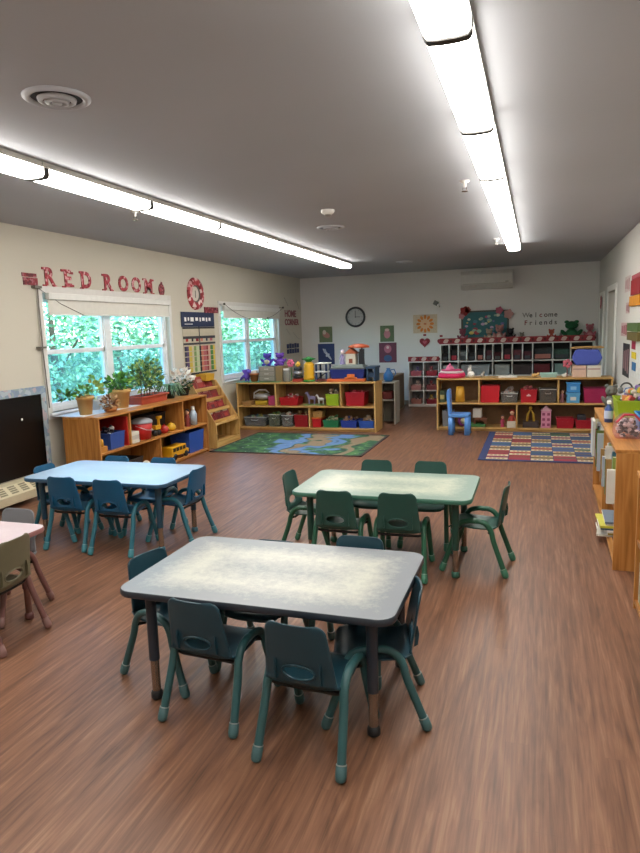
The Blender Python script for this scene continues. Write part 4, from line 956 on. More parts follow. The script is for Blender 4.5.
tub('storage_bin', 'lime green bin in the upper bay of the birch shelf', -3.23, -3.01, YF_, YF_+.28, z, .19, '#9ab81c', G)
pile('tan and dark toys heaped in the lime green bin of the birch shelf', -3.21, -3.03, YF_+.02, YF_+.25, z+.02, .26, ['#b8a080', '#5a5048', '#c8b898'], 50, .028, 9)
tub('storage_bin', 'big red bin at the right of the upper bay of the birch shelf', -2.90, -2.58, YF_, YF_+.3, z, .22, '#a81424', G)
pile('red toys heaped in the big red bin', -2.88, -2.60, YF_+.02, YF_+.27, z+.05, .20, ['#b02a34', '#8a1a24', '#c85a5a'], 50, .03, 10)
z = .801
t = thing('toy_dragon', 'purple plastic winged toy at the left end of the birch shelf top', 'toy', (-4.64, 10.0, z+.007)); m = mat('#6a4ac0', .4)
MB().ell((-4.64, 10.0, z+.10), (.06, .05, .06)).ell((-4.58, 9.98, z+.17), (.04, .04, .04)).tube([(-4.66, 10.0, z+.008), (-4.66, 10.0, z+.08)], .015, 8).tube([(-4.61, 10.0, z+.008), (-4.62, 10.0, z+.08)], .015, 8).tube([(-4.69, 10.0, z+.10), (-4.74, 10.0, z+.06), (-4.77, 10.0, z+.03)], [.03, .02, .006], 8).build('body', m, t)
for q in (-1, 1): MB().prism([(-4.66, z+.12), (-4.72, z+.2), (-4.60, z+.22), (-4.61, z+.13)], 10.0+q*.03-.004, 10.0+q*.03+.004, 'Y').build('wing', m, t)
t = thing('flower_pot', 'orange-brown pot with white contents on the birch shelf top', 'pot', (-4.5, 10.0, z+.007))
pot(-4.5, 10.0, z+.008, .08, .14, '#a8643a', t)
MB().ell((-4.5, 10.0, z+.16), (.06, .06, .04)).build('filling', mat('#d8d4c8', .8), t)
t = thing('drawer_tower', 'clear grey drawer unit under the purple bears', 'drawers', (-4.22, 10.1, z))
MB().box(-4.40, -4.11, 9.96, 10.28, z+.008, z+.26).build('body', mat('#7a756c', .4), t, bevel=.006)
for k in range(3): dr = MB().box(-4.385, -4.125, 9.945, 9.962, z+.02+k*.08, z+.09+k*.08).build('drawer', mat('#9a958c', .3), t, bevel=.004); MB().box(-4.29, -4.22, 9.93, 9.945, z+.05+k*.08, z+.062+k*.08).build('handle', mat('#d0ccc4', .4), dr)
tag(MB().box(-4.105, -3.98, 9.97, 10.25, z+.001, z+.26).build('wooden_box', mat('#8a7450', .6), bevel=.004), 'brown upright box beside the grey drawer unit', 'box')
bear(-4.30, 10.12, z+.261, .27, '#4a3aa8', '#d0cca8', 'dark purple bear with cream belly sitting on the grey drawers, left one').scale = (1.45, 1, .9)
bear(-4.08, 10.14, z+.261, .27, '#6a3fa8', '#7a55b0', 'purple bear sitting beside the cream-bellied one, right one').scale = (1.45, 1, .9)
t = thing('glass_jar', 'clear jar with white lid on the birch shelf top', 'jar', (-3.92, 10.0, z))
MB().lathe([(0, 0), (.055, 0), (.06, .02), (.06, .16), (.045, .19)], (-3.92, 10.0, z+.001), 20).build('jar_body', clear_mat('jar_glass', '#a8a8a0', .5), t)
MB().lathe([(.05, 0), (.05, .03), (0, .03)], (-3.92, 10.0, z+.19), 20).build('lid', mat('#c8c8c4', .5), t)
t = thing('toy_robot', 'black and silver toy tower with red base on the birch shelf top', 'toy', (-3.72, 10.02, z))
MB().box(-3.80, -3.64, 9.95, 10.1, z+.001, z+.05).build('base', mat('#a83a28', .5), t, bevel=.005)
for k in range(3): MB().lathe([(0, 0), (.075-.008*k, 0), (.085-.008*k, .025), (.06, .055), (0, .055)], (-3.72, 10.02, z+.055+k*.062), 18).build('tier', [M_black, mat('#a0a0a4', .3, .5), M_black][k], t)
MB().lathe([(.02, 0), (.05, .03), (.03, .07), (0, .09)], (-3.72, 10.02, z+.245), 12).build('top', mat('#d0a430', .5), t)
t = thing('toy_flower', 'pink toy flower between the bears and the pineapple toy', 'toy', (-3.88, 10.12, z))
MB().tube([(-3.88, 10.12, z+.001), (-3.88, 10.12, z+.27)], .007, 6).build('stem', mat('#4a8a4a', .6), t)
b = MB()
for k in range(6): b.ell((-3.88+.04*cos(k*pi/3), 10.10, z+.30+.04*sin(k*pi/3)), (.03, .015, .03))
b.build('petals', mat('#d8688a', .6), t)
t = thing('toy_pineapple', 'yellow pineapple-shaped toy with green crown', 'toy', (-3.53, 10.02, z))
MB().lathe([(0, 0), (.085, 0), (.095, .04), (.08, .07), (.095, .11), (.08, .14), (.095, .18), (.08, .21), (.09, .25), (.05, .29), (0, .29)], (-3.53, 10.02, z+.03), 20).build('fruit', mat('#d8a414', .5), t)
MB().lathe([(0, 0), (.1, 0), (.09, .03), (0, .03)], (-3.53, 10.02, z+.001), 20).build('base', mat('#2f8a3a', .5), t)
b = MB()
for k in range(9):
    a = k*2*pi/9; b.tube([(-3.53, 10.02, z+.31), (-3.53+.05*cos(a), 10.02+.05*sin(a), z+.37), (-3.53+.12*cos(a), 10.02+.1*sin(a), z+.37)], [.03, .025, .004], 6)
b.ell((-3.53, 10.02, z+.36), (.06, .06, .05)); b.build('crown', mat('#1f7a34', .5), t)
t = thing('toy_garage', 'white tiered toy garage with dark blue posts beside the pineapple toy', 'toy', (-3.32, 10.1, z))
for k in range(3): MB().box(-3.42, -3.21, 9.99, 10.25, z+.012+k*.135, z+.03+k*.135).build('deck', [mat('#7a3a38', .5), M_white, M_white][k], t, bevel=.004)
for x in (-3.40, -3.23):
    for y_ in (10.01, 10.23): MB().box(x-.014, x+.014, y_-.012, y_+.012, z+.001, z+.285).build('post', mat('#1f3660', .5), t)
MB().add([(-3.40, 10.0, z+.03), (-3.25, 10.0, z+.14), (-3.25, 10.08, z+.14), (-3.40, 10.08, z+.03)], [(0, 1, 2, 3)]).build('ramp', M_dk, t, solid=.008)
tag(MB().box(-3.20, -2.57, 9.93, 10.30, z+.001, z+.045).build('orange_tray', mat('#c8622a', .5), bevel=.006), 'long orange tray under the deep blue tub', 'tray')
tub('storage_bin', 'deep blue tub on the orange tray with toys stacked on its lid', -3.16, -2.58, 9.96, 10.28, z+.046, .15, '#20307c', lid='#4a5052', handle=False)
MB_ = MB().box(-2.86, -2.74, 9.925, 9.952, z+.046, z+.12).box(-2.90, -2.70, 9.925, 9.952, z+.046, z+.07)
tag(MB_.build('orange_block', mat('#d8702c', .5), bevel=.004), 'orange block leaning on the front of the blue tub', 'block')
zt = z+.046+.15+.023
tag(MB().box(-3.12, -2.60, 9.98, 10.26, zt, zt+.03).box(-2.98, -2.62, 10.0, 10.2, zt+.03, zt+.05).build('play_set', mat('#8a9490', .6), bevel=.004), 'grey play base lying on the blue tub', 'toy base')
zb = zt+.051
t = thing('toy_house', 'cream toy house with orange roof on top of the blue tub', 'toy house', (-2.82, 10.1, zb))
MB().box(-2.90, -2.74, 10.03, 10.18, zb, zb+.17).build('walls', mat('#cfc8b8', .6), t, bevel=.004)
MB().prism([(-2.93, zb+.171), (-2.71, zb+.171), (-2.82, zb+.26)], 10.02, 10.19, 'Y').build('roof', mat('#b8603a', .5), t)
MB().box(-2.85, -2.79, 10.024, 10.03, zb+.02, zb+.09).build('door', mat('#8a4a34', .6), t)
t = thing('toy_tower', 'black toy tower with wide orange disc roof on the blue tub', 'toy', (-2.64, 10.1, zb-.02))
MB().box(-2.68, -2.62, 10.05, 10.15, zb, zb+.24).box(-2.70, -2.684, 10.06, 10.14, zb, zb+.2).build('tower', mat('#20222a', .5), t, bevel=.004)
MB().lathe([(0, 0), (.16, 0), (.15, .03), (.06, .06), (0, .065)], (-2.70, 10.1, zb+.262), 26, sx=1.1).build('roof', mat('#b0502c', .5), t)
MB().box(-2.66, -2.64, 10.09, 10.11, zb+.24, zb+.262).build('post', M_dk, t)
doll(-2.98, 10.1, zt+.05-.02+.022, .24, '#a89ac8', '#c8c0d8', 'lilac dressed doll at the left of the toy house', skin='#d8c8c8')
tag(MB().box(-2.56, -2.40, 9.94, 10.3, z+.20, z+.235).box(-2.55, -2.52, 9.97, 10.27, z+.001, z+.20).box(-2.44, -2.41, 9.97, 10.27, z+.001, z+.20).box(-2.52, -2.44, 9.99, 10.25, z+.06, z+.14).build('toy_table', mat('#26405c', .5), bevel=.004), 'dark blue toy table at the right end of the birch shelf top', 'toy')
# things behind the right end of that shelf
t = thing('side_stand', 'narrow grey-white stand behind the right end of the birch shelf', 'stand', (-2.42, 10.95, 0))
MB().box(-2.56, -2.26, 10.75, 11.15, .70, .72).build('top_panel', mat('#a9a498', .5), t, bevel=.003)
MB().box(-2.56, -2.54, 10.75, 11.15, 0, .70).build('side_panel', mat('#a9a498', .5), t); MB().box(-2.28, -2.26, 10.75, 11.15, 0, .70).build('side_panel', mat('#a9a498', .5), t)
MB().box(-2.54, -2.28, 10.77, 11.13, .40, .42).build('shelf', mat('#a9a498', .5), t); MB().box(-2.54, -2.28, 11.12, 11.14, 0, .70).build('back_panel', mat('#8a8578', .5), t)
tag(MB().box(-2.50, -2.32, 10.80, 11.0, .421, .56).build('red_bag', mat('#6a2a28', .8), bevel=.03), 'dark red bag on the shelf of the grey-white stand', 'bag')
t = thing('watering_can', 'blue jug-shaped watering can behind the birch shelf end', 'jug', (-2.40, 10.9, .721))
MB().lathe([(0, 0), (.06, 0), (.085, .05), (.085, .12), (.05, .17), (.03, .21), (.034, .23)], (-2.40, 10.9, .721), 22).build('body', mat('#1f5f9a', .4), t)
MB().tube([(-2.32, 10.9, .80), (-2.27, 10.9, .86), (-2.30, 10.9, .93), (-2.36, 10.9, .92)], .009, 8).build('handle', mat('#1f5f9a', .4), t)

# --- long birch shelf right
Y0 = 10.25; z = .441; G = 'bins on the long birch shelf'
t = thing('book_stack', 'dark green upright folder at the left of the long birch shelf', 'folder', (-1.40, 10.35, z)); MB().box(-1.44, -1.36, Y0, Y0+.28, z+.001, z+.18).build('cover', mat('#3a4a34', .6), t, bevel=.004); MB().box(-1.435, -1.365, Y0-.004, Y0+.0, z+.05, z+.12).build('label_strip', mat('#a89a60', .6), t)
t = thing('tumbler', 'yellow tumbler standing alone in the upper left bay', 'cup', (-1.13, Y0+.08, z)); MB().lathe([(0, 0), (.075, 0), (.06, .24), (.052, .24), (.0, .02)], (-1.13, Y0+.08, z+.001), 22).build('cup', mat('#d8a030', .45), t); MB().lathe([(.0765, .0), (.078, .004), (.0765, .012)], (-1.13, Y0+.08, z+.001), 22).build('rim', mat('#c08a20', .45), t)
tub('storage_bin', 'tall square bright red bin on the long birch shelf', -.81, -.53, Y0, Y0+.28, z, .26, '#c01424', G, taper=.97, handle=False)
tub('storage_bin', 'clear bin of pale toys between the two upper red bins', -.50, -.26, Y0, Y0+.28, z, .15, '#c0bcb8', G, clear=True)
pile('pale toys in the clear bin between the red bins', -.48, -.28, Y0+.02, Y0+.25, z+.01, .20, ['#b8b0a8', '#6a5a54', '#c8a8a0', '#8a9a9a'], 60, .028, 21)
tub('storage_bin', 'red bin with a white mark, heaped, on the long birch shelf', -.22, .02, Y0, Y0+.28, z, .20, '#b01626', G, handle=False)
tag(MB().box(-.13, -.07, Y0-.008, Y0-.004, z+.10, z+.12).box(-.11, -.09, Y0-.008, Y0-.004, z+.11, z+.135).build('bin_sticker', mat('#d8b0b0', .5)), 'small white sticker on the heaped red bin', 'sticker')
pile('dull red toys heaped in the marked red bin', -.20, 0, Y0+.02, Y0+.25, z+.05, .20, ['#8a3a3c', '#a85a58', '#6a2a2c'], 50, .028, 22)
tub('storage_bin', 'large clear grey bin left of the right-hand divider', .05, .30, Y0, Y0+.28, z, .21, '#a8a098', G, clear=True)
pile('beige toys inside the large clear grey bin', .08, .27, Y0+.02, Y0+.25, z+.006, .17, ['#a09078', '#7a6a5a', '#b8a888', '#8a5a50'], 60, .03, 23)
doll(.38, Y0+.08, z, .2, '#a87078', '#5a4038', 'small doll standing beside the stacked blue boxes')
for k, (c, nm, hh) in enumerate((('#5aa0cc', 'lower pale blue', .15), ('#3f8fd0', 'upper bright blue', .155))):
    t = thing('lidded_box', '%s box of the two stacked on the long birch shelf' % nm, 'box', (.53, Y0+.12, z+k*.156))
    zz = z+k*.156; MB().box(.44, .62, Y0, Y0+.22, zz+.001, zz+hh-.03).build('body', mat(c, .4), t, bevel=.006); MB().box(.43, .63, Y0-.01, Y0+.23, zz+hh-.03, zz+hh).build('lid', mat(c, .35), t, bevel=.006); MB().box(.49, .57, Y0-.004, Y0, zz+.04, zz+.09).build('picture', mat('#cfd0c8' if k == 0 else '#8fc0e0', .5), t)
tub('storage_bin', 'magenta bin at the right end of the long birch shelf', .67, .98, Y0, Y0+.28, z, .22, '#a01c50', G)
z = .056
tub('storage_bin', 'grey bin at the lower left of the long birch shelf', -1.40, -1.24, Y0, Y0+.25, z, .25, '#7f8488')
t = thing('ring_toy', 'purple and white round toy behind the blue chair legs', 'toy', (-1.07, Y0+.05, z))
MB().lathe([(.05, -.03), (.09, -.03), (.09, .03), (.05, .03), (.05, -.03)], (-1.07, Y0+.05, z+.091), 22, axis='Y').build('ring', mat('#6a2a6a', .5), t); MB().lathe([(0, -.02), (.05, -.02), (.05, .02), (0, .02)], (-1.07, Y0+.05, z+.091), 22, axis='Y').build('hub', mat('#d8d4a0', .5), t)
t = thing('toy_barn', 'white toy house with brown arch on a green base', 'toy house', (-.86, Y0+.12, z))
MB().box(-.98, -.74, Y0+.02, Y0+.24, z+.001, z+.04).build('base', mat('#3f7a44', .6), t, bevel=.004)
MB().box(-.93, -.80, Y0+.06, Y0+.2, z+.14, z+.28).build('walls', mat('#d0ccc4', .6), t, bevel=.004)
MB().tube([(-1.0, Y0+.1, z+.1), (-.99, Y0+.1, z+.22), (-.92, Y0+.1, z+.27), (-.85, Y0+.1, z+.2), (-.84, Y0+.1, z+.08)], .016, 8).box(-.90, -.72, Y0+.05, Y0+.2, z+.10, z+.14).box(-.76, -.73, Y0+.08, Y0+.14, z+.04, z+.10).box(-.92, -.89, Y0+.08, Y0+.14, z+.04, z+.10).build('arch', mat('#7a4a34', .6), t)
doll(-.48, Y0+.06, z, .19, '#a83a5a', '#3a2a30', 'pink dressed doll in the lower middle bay'); doll(-.34, Y0+.06, z, .28, '#b8483a', '#8a1a1c', 'taller doll in a red hat in the lower middle bay')
tag(MB().box(-.41, -.285, Y0-.03, Y0+.0, z+.001, z+.10).build('small_box', mat('#c8bca8', .6), bevel=.004), 'small cream box before the doll in the red hat', 'box')
t = thing('toy_castle', 'yellow arched toy on a dark base in the lower bay', 'toy', (-.07, Y0+.1, z))
MB().box(-.18, .05, Y0+.01, Y0+.2, z+.001, z+.09).build('base', mat('#3a2a26', .6), t, bevel=.005)
MB().tube([(-.12, Y0+.1, z+.09), (-.11, Y0+.1, z+.2), (-.07, Y0+.1, z+.27), (-.03, Y0+.1, z+.2), (-.02, Y0+.1, z+.09)], .018, 10).build('arch', mat('#c09a30', .5), t)
MB().ell((-.07, Y0+.1, z+.295), .025).build('finial', mat('#c09a30', .5), t)
t = thing('dollhouse', 'tall pale pink doll house in the lower bay', 'toy house', (.155, Y0+.1, z))
MB().box(.085, .225, Y0+.02, Y0+.18, z+.001, z+.26).build('walls', mat('#d088a0', .6), t, bevel=.004); MB().prism([(.075, z+.261), (.235, z+.261), (.155, z+.33)], Y0+.015, Y0+.185, 'Y').build('roof', mat('#d8a8b4', .6), t)
b = MB()
for k in range(3): b.box(.10, .14, Y0+.014, Y0+.02, z+.03+k*.08, z+.07+k*.08).box(.17, .21, Y0+.014, Y0+.02, z+.03+k*.08, z+.07+k*.08)
b.build('windows', mat('#8a3a5c', .5), t)
tub('storage_bin', 'shallow red bin low on the right of the long birch shelf', .30, .55, Y0, Y0+.25, z, .15, '#a81428', G)
tub('storage_bin', 'shallow red bin with a dark object on it, lowest right', .57, .80, Y0, Y0+.25, z, .13, '#a81428', G)
tag(MB().box(.60, .72, Y0+.05, Y0+.18, z+.05, z+.20).build('toy_block', M_dk, bevel=.02), 'dark toy sticking out of the lowest right red bin', 'toy')
# top of the long shelf
z = .821
t = thing('toy_cake', 'hot pink and white layered toy cake with pink cone on top', 'toy', (-1.27, 10.4, z))
for k, (r, zz, hh, c) in enumerate(((.21, 0, .07, '#c81858'), (.185, .071, .035, '#d8c8cc'), (.16, .107, .02, '#c04070'))): MB().lathe([(0, 0), (r, 0), (r*1.02, hh*.5), (r*.95, hh), (0, hh)], (-1.27, 10.42, z+.001+zz), 28).build('layer', mat(c, .6), t)
MB().lathe([(.07, 0), (.05, .04), (.0, .10)], (-1.30, 10.42, z+.128), 18).build('cone', mat('#d06890', .6), t)
t = thing('toy_rabbit', 'white toy rabbit beside the pink toy cake', 'toy', (-.98, 10.4, z)); MB().ell((-.97, 10.4, z+.05), (.055, .05, .05)).ell((-.99, 10.39, z+.12), (.03, .03, .035)).build('body', M_wht, t)
for q in (-1, 1): MB().ell((-.985+q*.012, 10.39, z+.17), (.008, .006, .03)).build('ear', M_wht, t)
tag(MB().ell((-.80, 10.45, z+.03), (.03, .03, .03)).ell((-.78, 10.45, z+.07), .018).build('toy_duck', mat('#a8a49c', .5)), 'tiny grey toy bird right of the white rabbit', 'toy')
tag(MB().box(-.55, -.28, 10.28, 10.5, z+.001, z+.02, 0, .1).build('paper_pile', M_wht), 'thin white pile of papers on the long shelf top', 'paper')
tag(MB().ell((-.02, 10.36, z+.03), (.045, .03, .028)).ell((.03, 10.36, z+.05), .022).build('toy_duck', mat('#c8a060', .5)), 'small tan toy duck on the long shelf top', 'toy')
tub('tray', 'pale mint tray with rim on the long shelf top', .06, .30, 10.28, 10.5, z, .06, '#a8d0c8', cat='tray', handle=False)
tag(MB().ell((.40, 10.35, z+.025), (.035, .03, .024)).ell((.42, 10.34, z+.05), .015).build('toy_mouse', M_wht), 'tiny white toy left of the cream box', 'toy')
for x0, x1, c, nm in ((.51, .70, '#d8b8a4', 'cream pink'), (.71, .90, '#d8d4c8', 'off-white')):
    t = thing('cardboard_box', '%s box under the folded blue cloth' % nm, 'box', ((x0+x1)/2, 10.4, z)); MB().box(x0, x1, 10.28, 10.5, z+.001, z+.17).build('body', mat(c, .7), t, bevel=.004); MB().box(x0+.01, x1-.01, 10.277, 10.28, z+.11, z+.13).build('label_strip', mat('#b09088', .6), t)
t = thing('toy_sling_chair', 'blue fabric toy sling seat with wooden rails on the two boxes', 'toy', (.70, 10.4, z+.171))
MB().prism([(.50, z+.28), (.56, z+.175), (.86, z+.175), (.92, z+.28), (.87, z+.40), (.56, z+.41)], 10.30, 10.46, 'Y').build('cloth', mat('#4a5ab0', .8), t, bevel=.02)
MB().tube([(.48, 10.38, z+.425), (.94, 10.38, z+.43)], .012, 8).build('rail', M_birchX, t); MB().tube([(.50, 10.32, z+.44), (.90, 10.32, z+.445)], .010, 8).build('rail', M_birchX, t)
t = thing('toy_flower', 'pink toy flower at the left of the blue sling seat', 'toy', (.44, 10.36, z))
b = MB()
for k in range(5): b.ell((.44+.04*cos(k*2*pi/5), 10.36, z+.2+.04*sin(k*2*pi/5)), (.03, .015, .03))
b.build('petals', mat('#b85a68', .6), t); MB().tube([(.44, 10.36, z+.001), (.44, 10.36, z+.18)], .006, 6).build('stem', mat('#8a4a50', .6), t)
# little blue plastic chair
t = thing('toddler_chair', 'small blue plastic chair standing before the long birch shelf', 'chair', (-1.09, 9.9, 0)); m = mat('#5a94dc', .45)
MB().prism(rrect(.32, .28, .04), .27, .32, 'Z').build('seat', m, t, local=True, bevel=.012)
for x in (-.12, .12):
    for y_ in (-.10, .10): MB().lathe([(0, 0), (.042, 0), (.036, .27), (0, .27)], (x, y_, 0), 18).build('leg', m, t, local=True)
MB().prism([(-.16, .31), (-.125, .31), (-.135, .66), (-.15, .69), (-.175, .68), (-.185, .62)], -.12, .12, 'Y').build('backrest', m, t, local=True, bevel=.015)

# --- white cubbies: contents
rnd = random.Random(9)
pk = ['#b05a64', '#a83a48', '#c08a8a', '#8a4a50', '#b87a70', '#94303c']
names6 = [('top left', -2.35, .633), ('top right', -2.03, .633), ('middle left', -2.35, .343), ('middle right', -2.03, .343), ('bottom left', -2.35, .053), ('bottom right', -2.03, .053)]
for k, (nm, x, z) in enumerate(names6):
    tub('basket', 'pinkish basket in the %s compartment of the small cubby unit' % nm, x-.11, x+.11, 13.28, 13.5, z, .10, pk[k], 'baskets in the small cubbies', cat='basket')
    bear(x+.02*(-1)**k, 13.40, z+.04, .17, ['#7a6a9a', '#b8646c', '#c8b0a8', '#8a3a40', '#5a5450', '#c0a050'][k], '#c9a8a4', 'small stuffed toy in the %s small cubby compartment' % nm)
xs = [-1.84, -1.67, -1.49, -1.32, -1.15, -.98, -.82, -.64, -.45, -.26, -.07, .3, .62, 1.03]
cc = ['#23262a', '#2c3034', '#8a9294', '#2a2c30', '#1e2024', '#5a3440', '#4a1c28', '#3a2a30', '#7a4450', '#6a3a48', '#3c4044', '#4a6a60', '#2a2a2c']
wd = ['first', 'second', 'third', 'fourth', 'fifth', 'sixth', 'seventh', 'eighth', 'ninth', 'tenth', 'eleventh', 'twelfth', 'thirteenth']
for k in range(13):
    xa, xb = xs[k]+.02, xs[k+1]-.02; hh = .16+.06*((k*5) % 3)/2
    t = thing('cubby_bag', '%s bag from the left in the top row of the long cubbies' % wd[k], 'bag', ((xa+xb)/2, 13.42, .931), 0, 'bags in the top row of the long cubbies')
    MB().box(xa, xb, 13.33, 13.55, .932, .932+hh).build('body', mat(cc[k], .8, var=.4, scale=25), t, bevel=.02)
    MB().box(xa+.02, xb-.02, 13.315, 13.33, .95, .95+hh*.4).build('pocket', mat(pk[k % 6] if k % 3 == 1 else '#4a5056', .8), t, bevel=.006)
for k, (xa, xb, c, nm) in enumerate(((-1.80, -1.53, '#9aa0a2', 'grey'), (-1.44, -.88, '#8f9698', 'wide grey'), (-.78, -.5, '#a0a6a4', 'pale grey'), (-.42, -.10, '#3c3436', 'dark'), (-.04, .25, '#6a1c28', 'dark red'), (.34, .6, '#7fa09c', 'greenish grey'), (.66, 1.0, '#4a4648', 'brown grey'))):
    tub('storage_bin', '%s bin in the second row of the long cubbies' % nm, xa, xb, 13.30, 13.55, .641, .2, c, 'bins in the second row of the long cubbies', taper=.96)
# soft toys on top of the cubbies
z = 1.271
bear(.63, 13.42, z, .42, '#1f5a38', '#2f6a48', 'large dark green stuffed toy on the long cubbies').scale = (1.5, 1, 1.05)
bear(.955, 13.42, z, .36, '#a8606c', '#b88088', 'pinkish stuffed toy at the right end of the cubby top')
bear(.27, 13.42, z, .27, '#b05a48', '#c89080', 'small orange-red stuffed toy left of the green one')
bear(-.90, 13.43, z, .32, '#a89484', '#c8b8a8', 'tan stuffed toy below the right half of the noticeboard, left of three')
bear(-.70, 13.41, z, .40, '#a87a78', '#c0a8a0', 'rosy stuffed toy, middle of the three below the noticeboard')
bear(-.49, 13.43, z, .32, '#22222a', '#3a3a40', 'black stuffed toy right of the rosy one')
bear(-.28, 13.43, z, .22, '#7a7c70', '#9a9a8c', 'small grey-green stuffed toy between the black and the orange-red ones')
bear(-1.42, 13.43, z, .34, '#8a4a5c', '#b07a88', 'dusty pink stuffed toy under the left corner of the noticeboard')
t = thing('toy_cone', 'grey pointed toy leaning left of the dark green stuffed toy', 'toy', (.44, 13.42, z)); MB().lathe([(.05, 0), (.03, .12), (0, .2)], (.44, 13.42, z), 14).build('cone', mat('#6f6a66', .7), t); MB().lathe([(0, 0), (.06, 0), (.06, .01), (0, .01)], (.44, 13.42, z), 14).build('base', mat('#5a5652', .7), t)

# --- right hand bookcase
z = .811
t = tub('storage_bin', 'lime green tub of toys on top of the right-hand bookcase', .585, .98, 5.50, 5.92, z, .20, '#9ab41a', taper=.88)
pile('bright building toys heaped in the lime green tub', .63, .95, 5.53, 5.89, z+.08, .22, PAL+['#e0e0d8', '#2a2a33'], 130, .032, 31)
def headphones(x, y, z, lab, rz=0):
    t = thing('headphones', lab, 'headphones', (x, y, z), rz)
    P = [(.046*cos(a), 0, .046*sin(a)*1.05) for a in [pi*k/14 for k in range(15)]]
    MB().tube(P, .007, 8).build('headband', mat('#4a4c4c', .5), t, local=True)
    for q in (-1, 1): MB().lathe([(0, -.014), (.024, -.014), (.028, 0), (.024, .014), (0, .014)], (q*.044, 0, -.012), 16, axis='X').build('ear_cup', mat('#6a6c6a', .6), t, local=True)
headphones(.67, 5.75, z+.27, 'grey headphones lying on the toys in the lime tub, left pair', .2)
headphones(.78, 5.70, z+.265, 'grey headphones lying on the toys in the lime tub, right pair', -.2)
bear(.62, 6.48, z, .27, '#6a6c66', '#8a8a80', 'grey-green stuffed toy at the far end of the right-hand bookcase')
bear(.80, 6.35, z, .26, '#b8b0aa', '#d0c8c0', 'pale grey stuffed toy behind the lime tub')
t = thing('spray_bottle', 'blue and white bottle left of the lime green tub', 'bottle', (.545, 5.72, z))
MB().lathe([(0, 0), (.032, 0), (.034, .10), (.018, .13), (.014, .15)], (.545, 5.72, z+.001), 18).build('body', mat('#34509a', .35), t); MB().box(.53, .56, 5.69, 5.75, z+.15, z+.175).build('nozzle', M_wht, t, bevel=.004); MB().lathe([(.0345, .03), (.0352, .04), (.0352, .09), (.0345, .095)], (.545, 5.72, z+.001), 18).build('wrapper', mat('#b8c4e0', .5), t)
t = thing('clear_zip_bag', 'clear bag with pink-red zip full of black and white pieces', 'bag', (.62, 4.98, z))
MB().prism([(.52, z+.001), (.70, z+.001), (.69, z+.11), (.65, z+.16), (.58, z+.16), (.53, z+.11)], 4.88, 5.12, 'Y').build('plastic', clear_mat('bag_plastic', '#f8e4e8', .12), t, bevel=.02)
MB().tube([(.53, 4.90, z+.115), (.58, 4.93, z+.165), (.65, 4.95, z+.165), (.69, 4.95, z+.12)], .008, 8).build('zip', mat('#b8283a', .5), t)
pile('black and white pieces filling the clear bag', .54, .685, 4.90, 5.10, z+.003, .12, ['#1c1c20', '#e0e0dc', '#c8c8c8', '#2a2a2c'], 90, .018, 33)
t = thing('blue_tub', 'bright blue small tub right of the clear bag', 'bin', (.78, 5.18, z)); MB().obox(.70, .88, 5.14, 5.40, z+.001, z+.13, .004, .9).build('body', mat('#1f78c0', .4), t); MB().tube([(.70, 5.14, z+.13), (.88, 5.14, z+.13), (.88, 5.40, z+.13), (.70, 5.40, z+.13)], .007, 6, closed=True).build('rim', mat('#3f9ad8', .4), t)
tag(MB().ell((.80, 4.90, z+.05), (.05, .06, .05)).ell((.80, 4.88, z+.1), .03).build('crumpled_bag', mat('#7fa8c8', .4)), 'pale blue crumpled bag between the clear bag and blue tub', 'bag')
# books: spines face the room (-x)
rnd = random.Random(17); y = 4.53; k = 0
bc = ['#c8ccd0', '#d8d4c8', '#e0ddd4', '#8a9a4a', '#a8b4c0', '#a83a30', '#d0c8a8', '#3a6a7a', '#b08a50', '#6a7a3a', '#4a4a5a', '#c05a40']
G = 'books on the middle shelf of the right-hand bookcase'
while y < 6.6:
    if 5.57 < y < 5.63: y = 5.63
    w = rnd.choice([.018, .025, .035, .045]); h_ = rnd.uniform(.22, .33); out = rnd.uniform(-.06, .03); c = bc[k % 12]; c2 = bc[(k*5+3) % 12]
    if y < 5.6 and y+w > 5.575: y = 5.63; continue
    if y+w > 6.68: break
    b = MB().box(.52+out, .76+out, y, y+.0025, .412, .412+h_).box(.52+out, .76+out, y+w-.0025, y+w, .412, .412+h_).box(.518+out, .522+out, y, y+w, .412, .412+h_).box(.523+out, .757+out, y+.0025, y+w-.0025, .414, .409+h_, 1).box(.5172+out, .518+out, y+w*.2, y+w*.8, .47, .47+h_*.3, 2)
    tag(b.build('book', [mat(c, .5), mat('#e0dccf', .8), mat(c2, .5)]), '%s book standing on the middle shelf, %s along from the near end' % ({'#d8d4c8': 'cream', '#a8b4c0': 'grey-blue', '#8a9a4a': 'olive', '#a83a30': 'red', '#d0c8a8': 'buff', '#3a6a7a': 'teal', '#c8ccd0': 'pale grey', '#b08a50': 'tan', '#6a7a3a': 'green', '#e0ddd4': 'white', '#4a4a5a': 'dark grey', '#c05a40': 'orange'}[c], ['1st', '2nd', '3rd'][k] if k < 3 else '%dth' % (k+1) if k < 20 or k % 10 > 2 or k % 10 < 0 else ['%dst', '%dnd', '%drd'][(k+1) % 10-1] % (k+1) if 0 < (k+1) % 10 < 4 else '%dth' % (k+1)), 'book', G)
    y += w+.004; k += 1
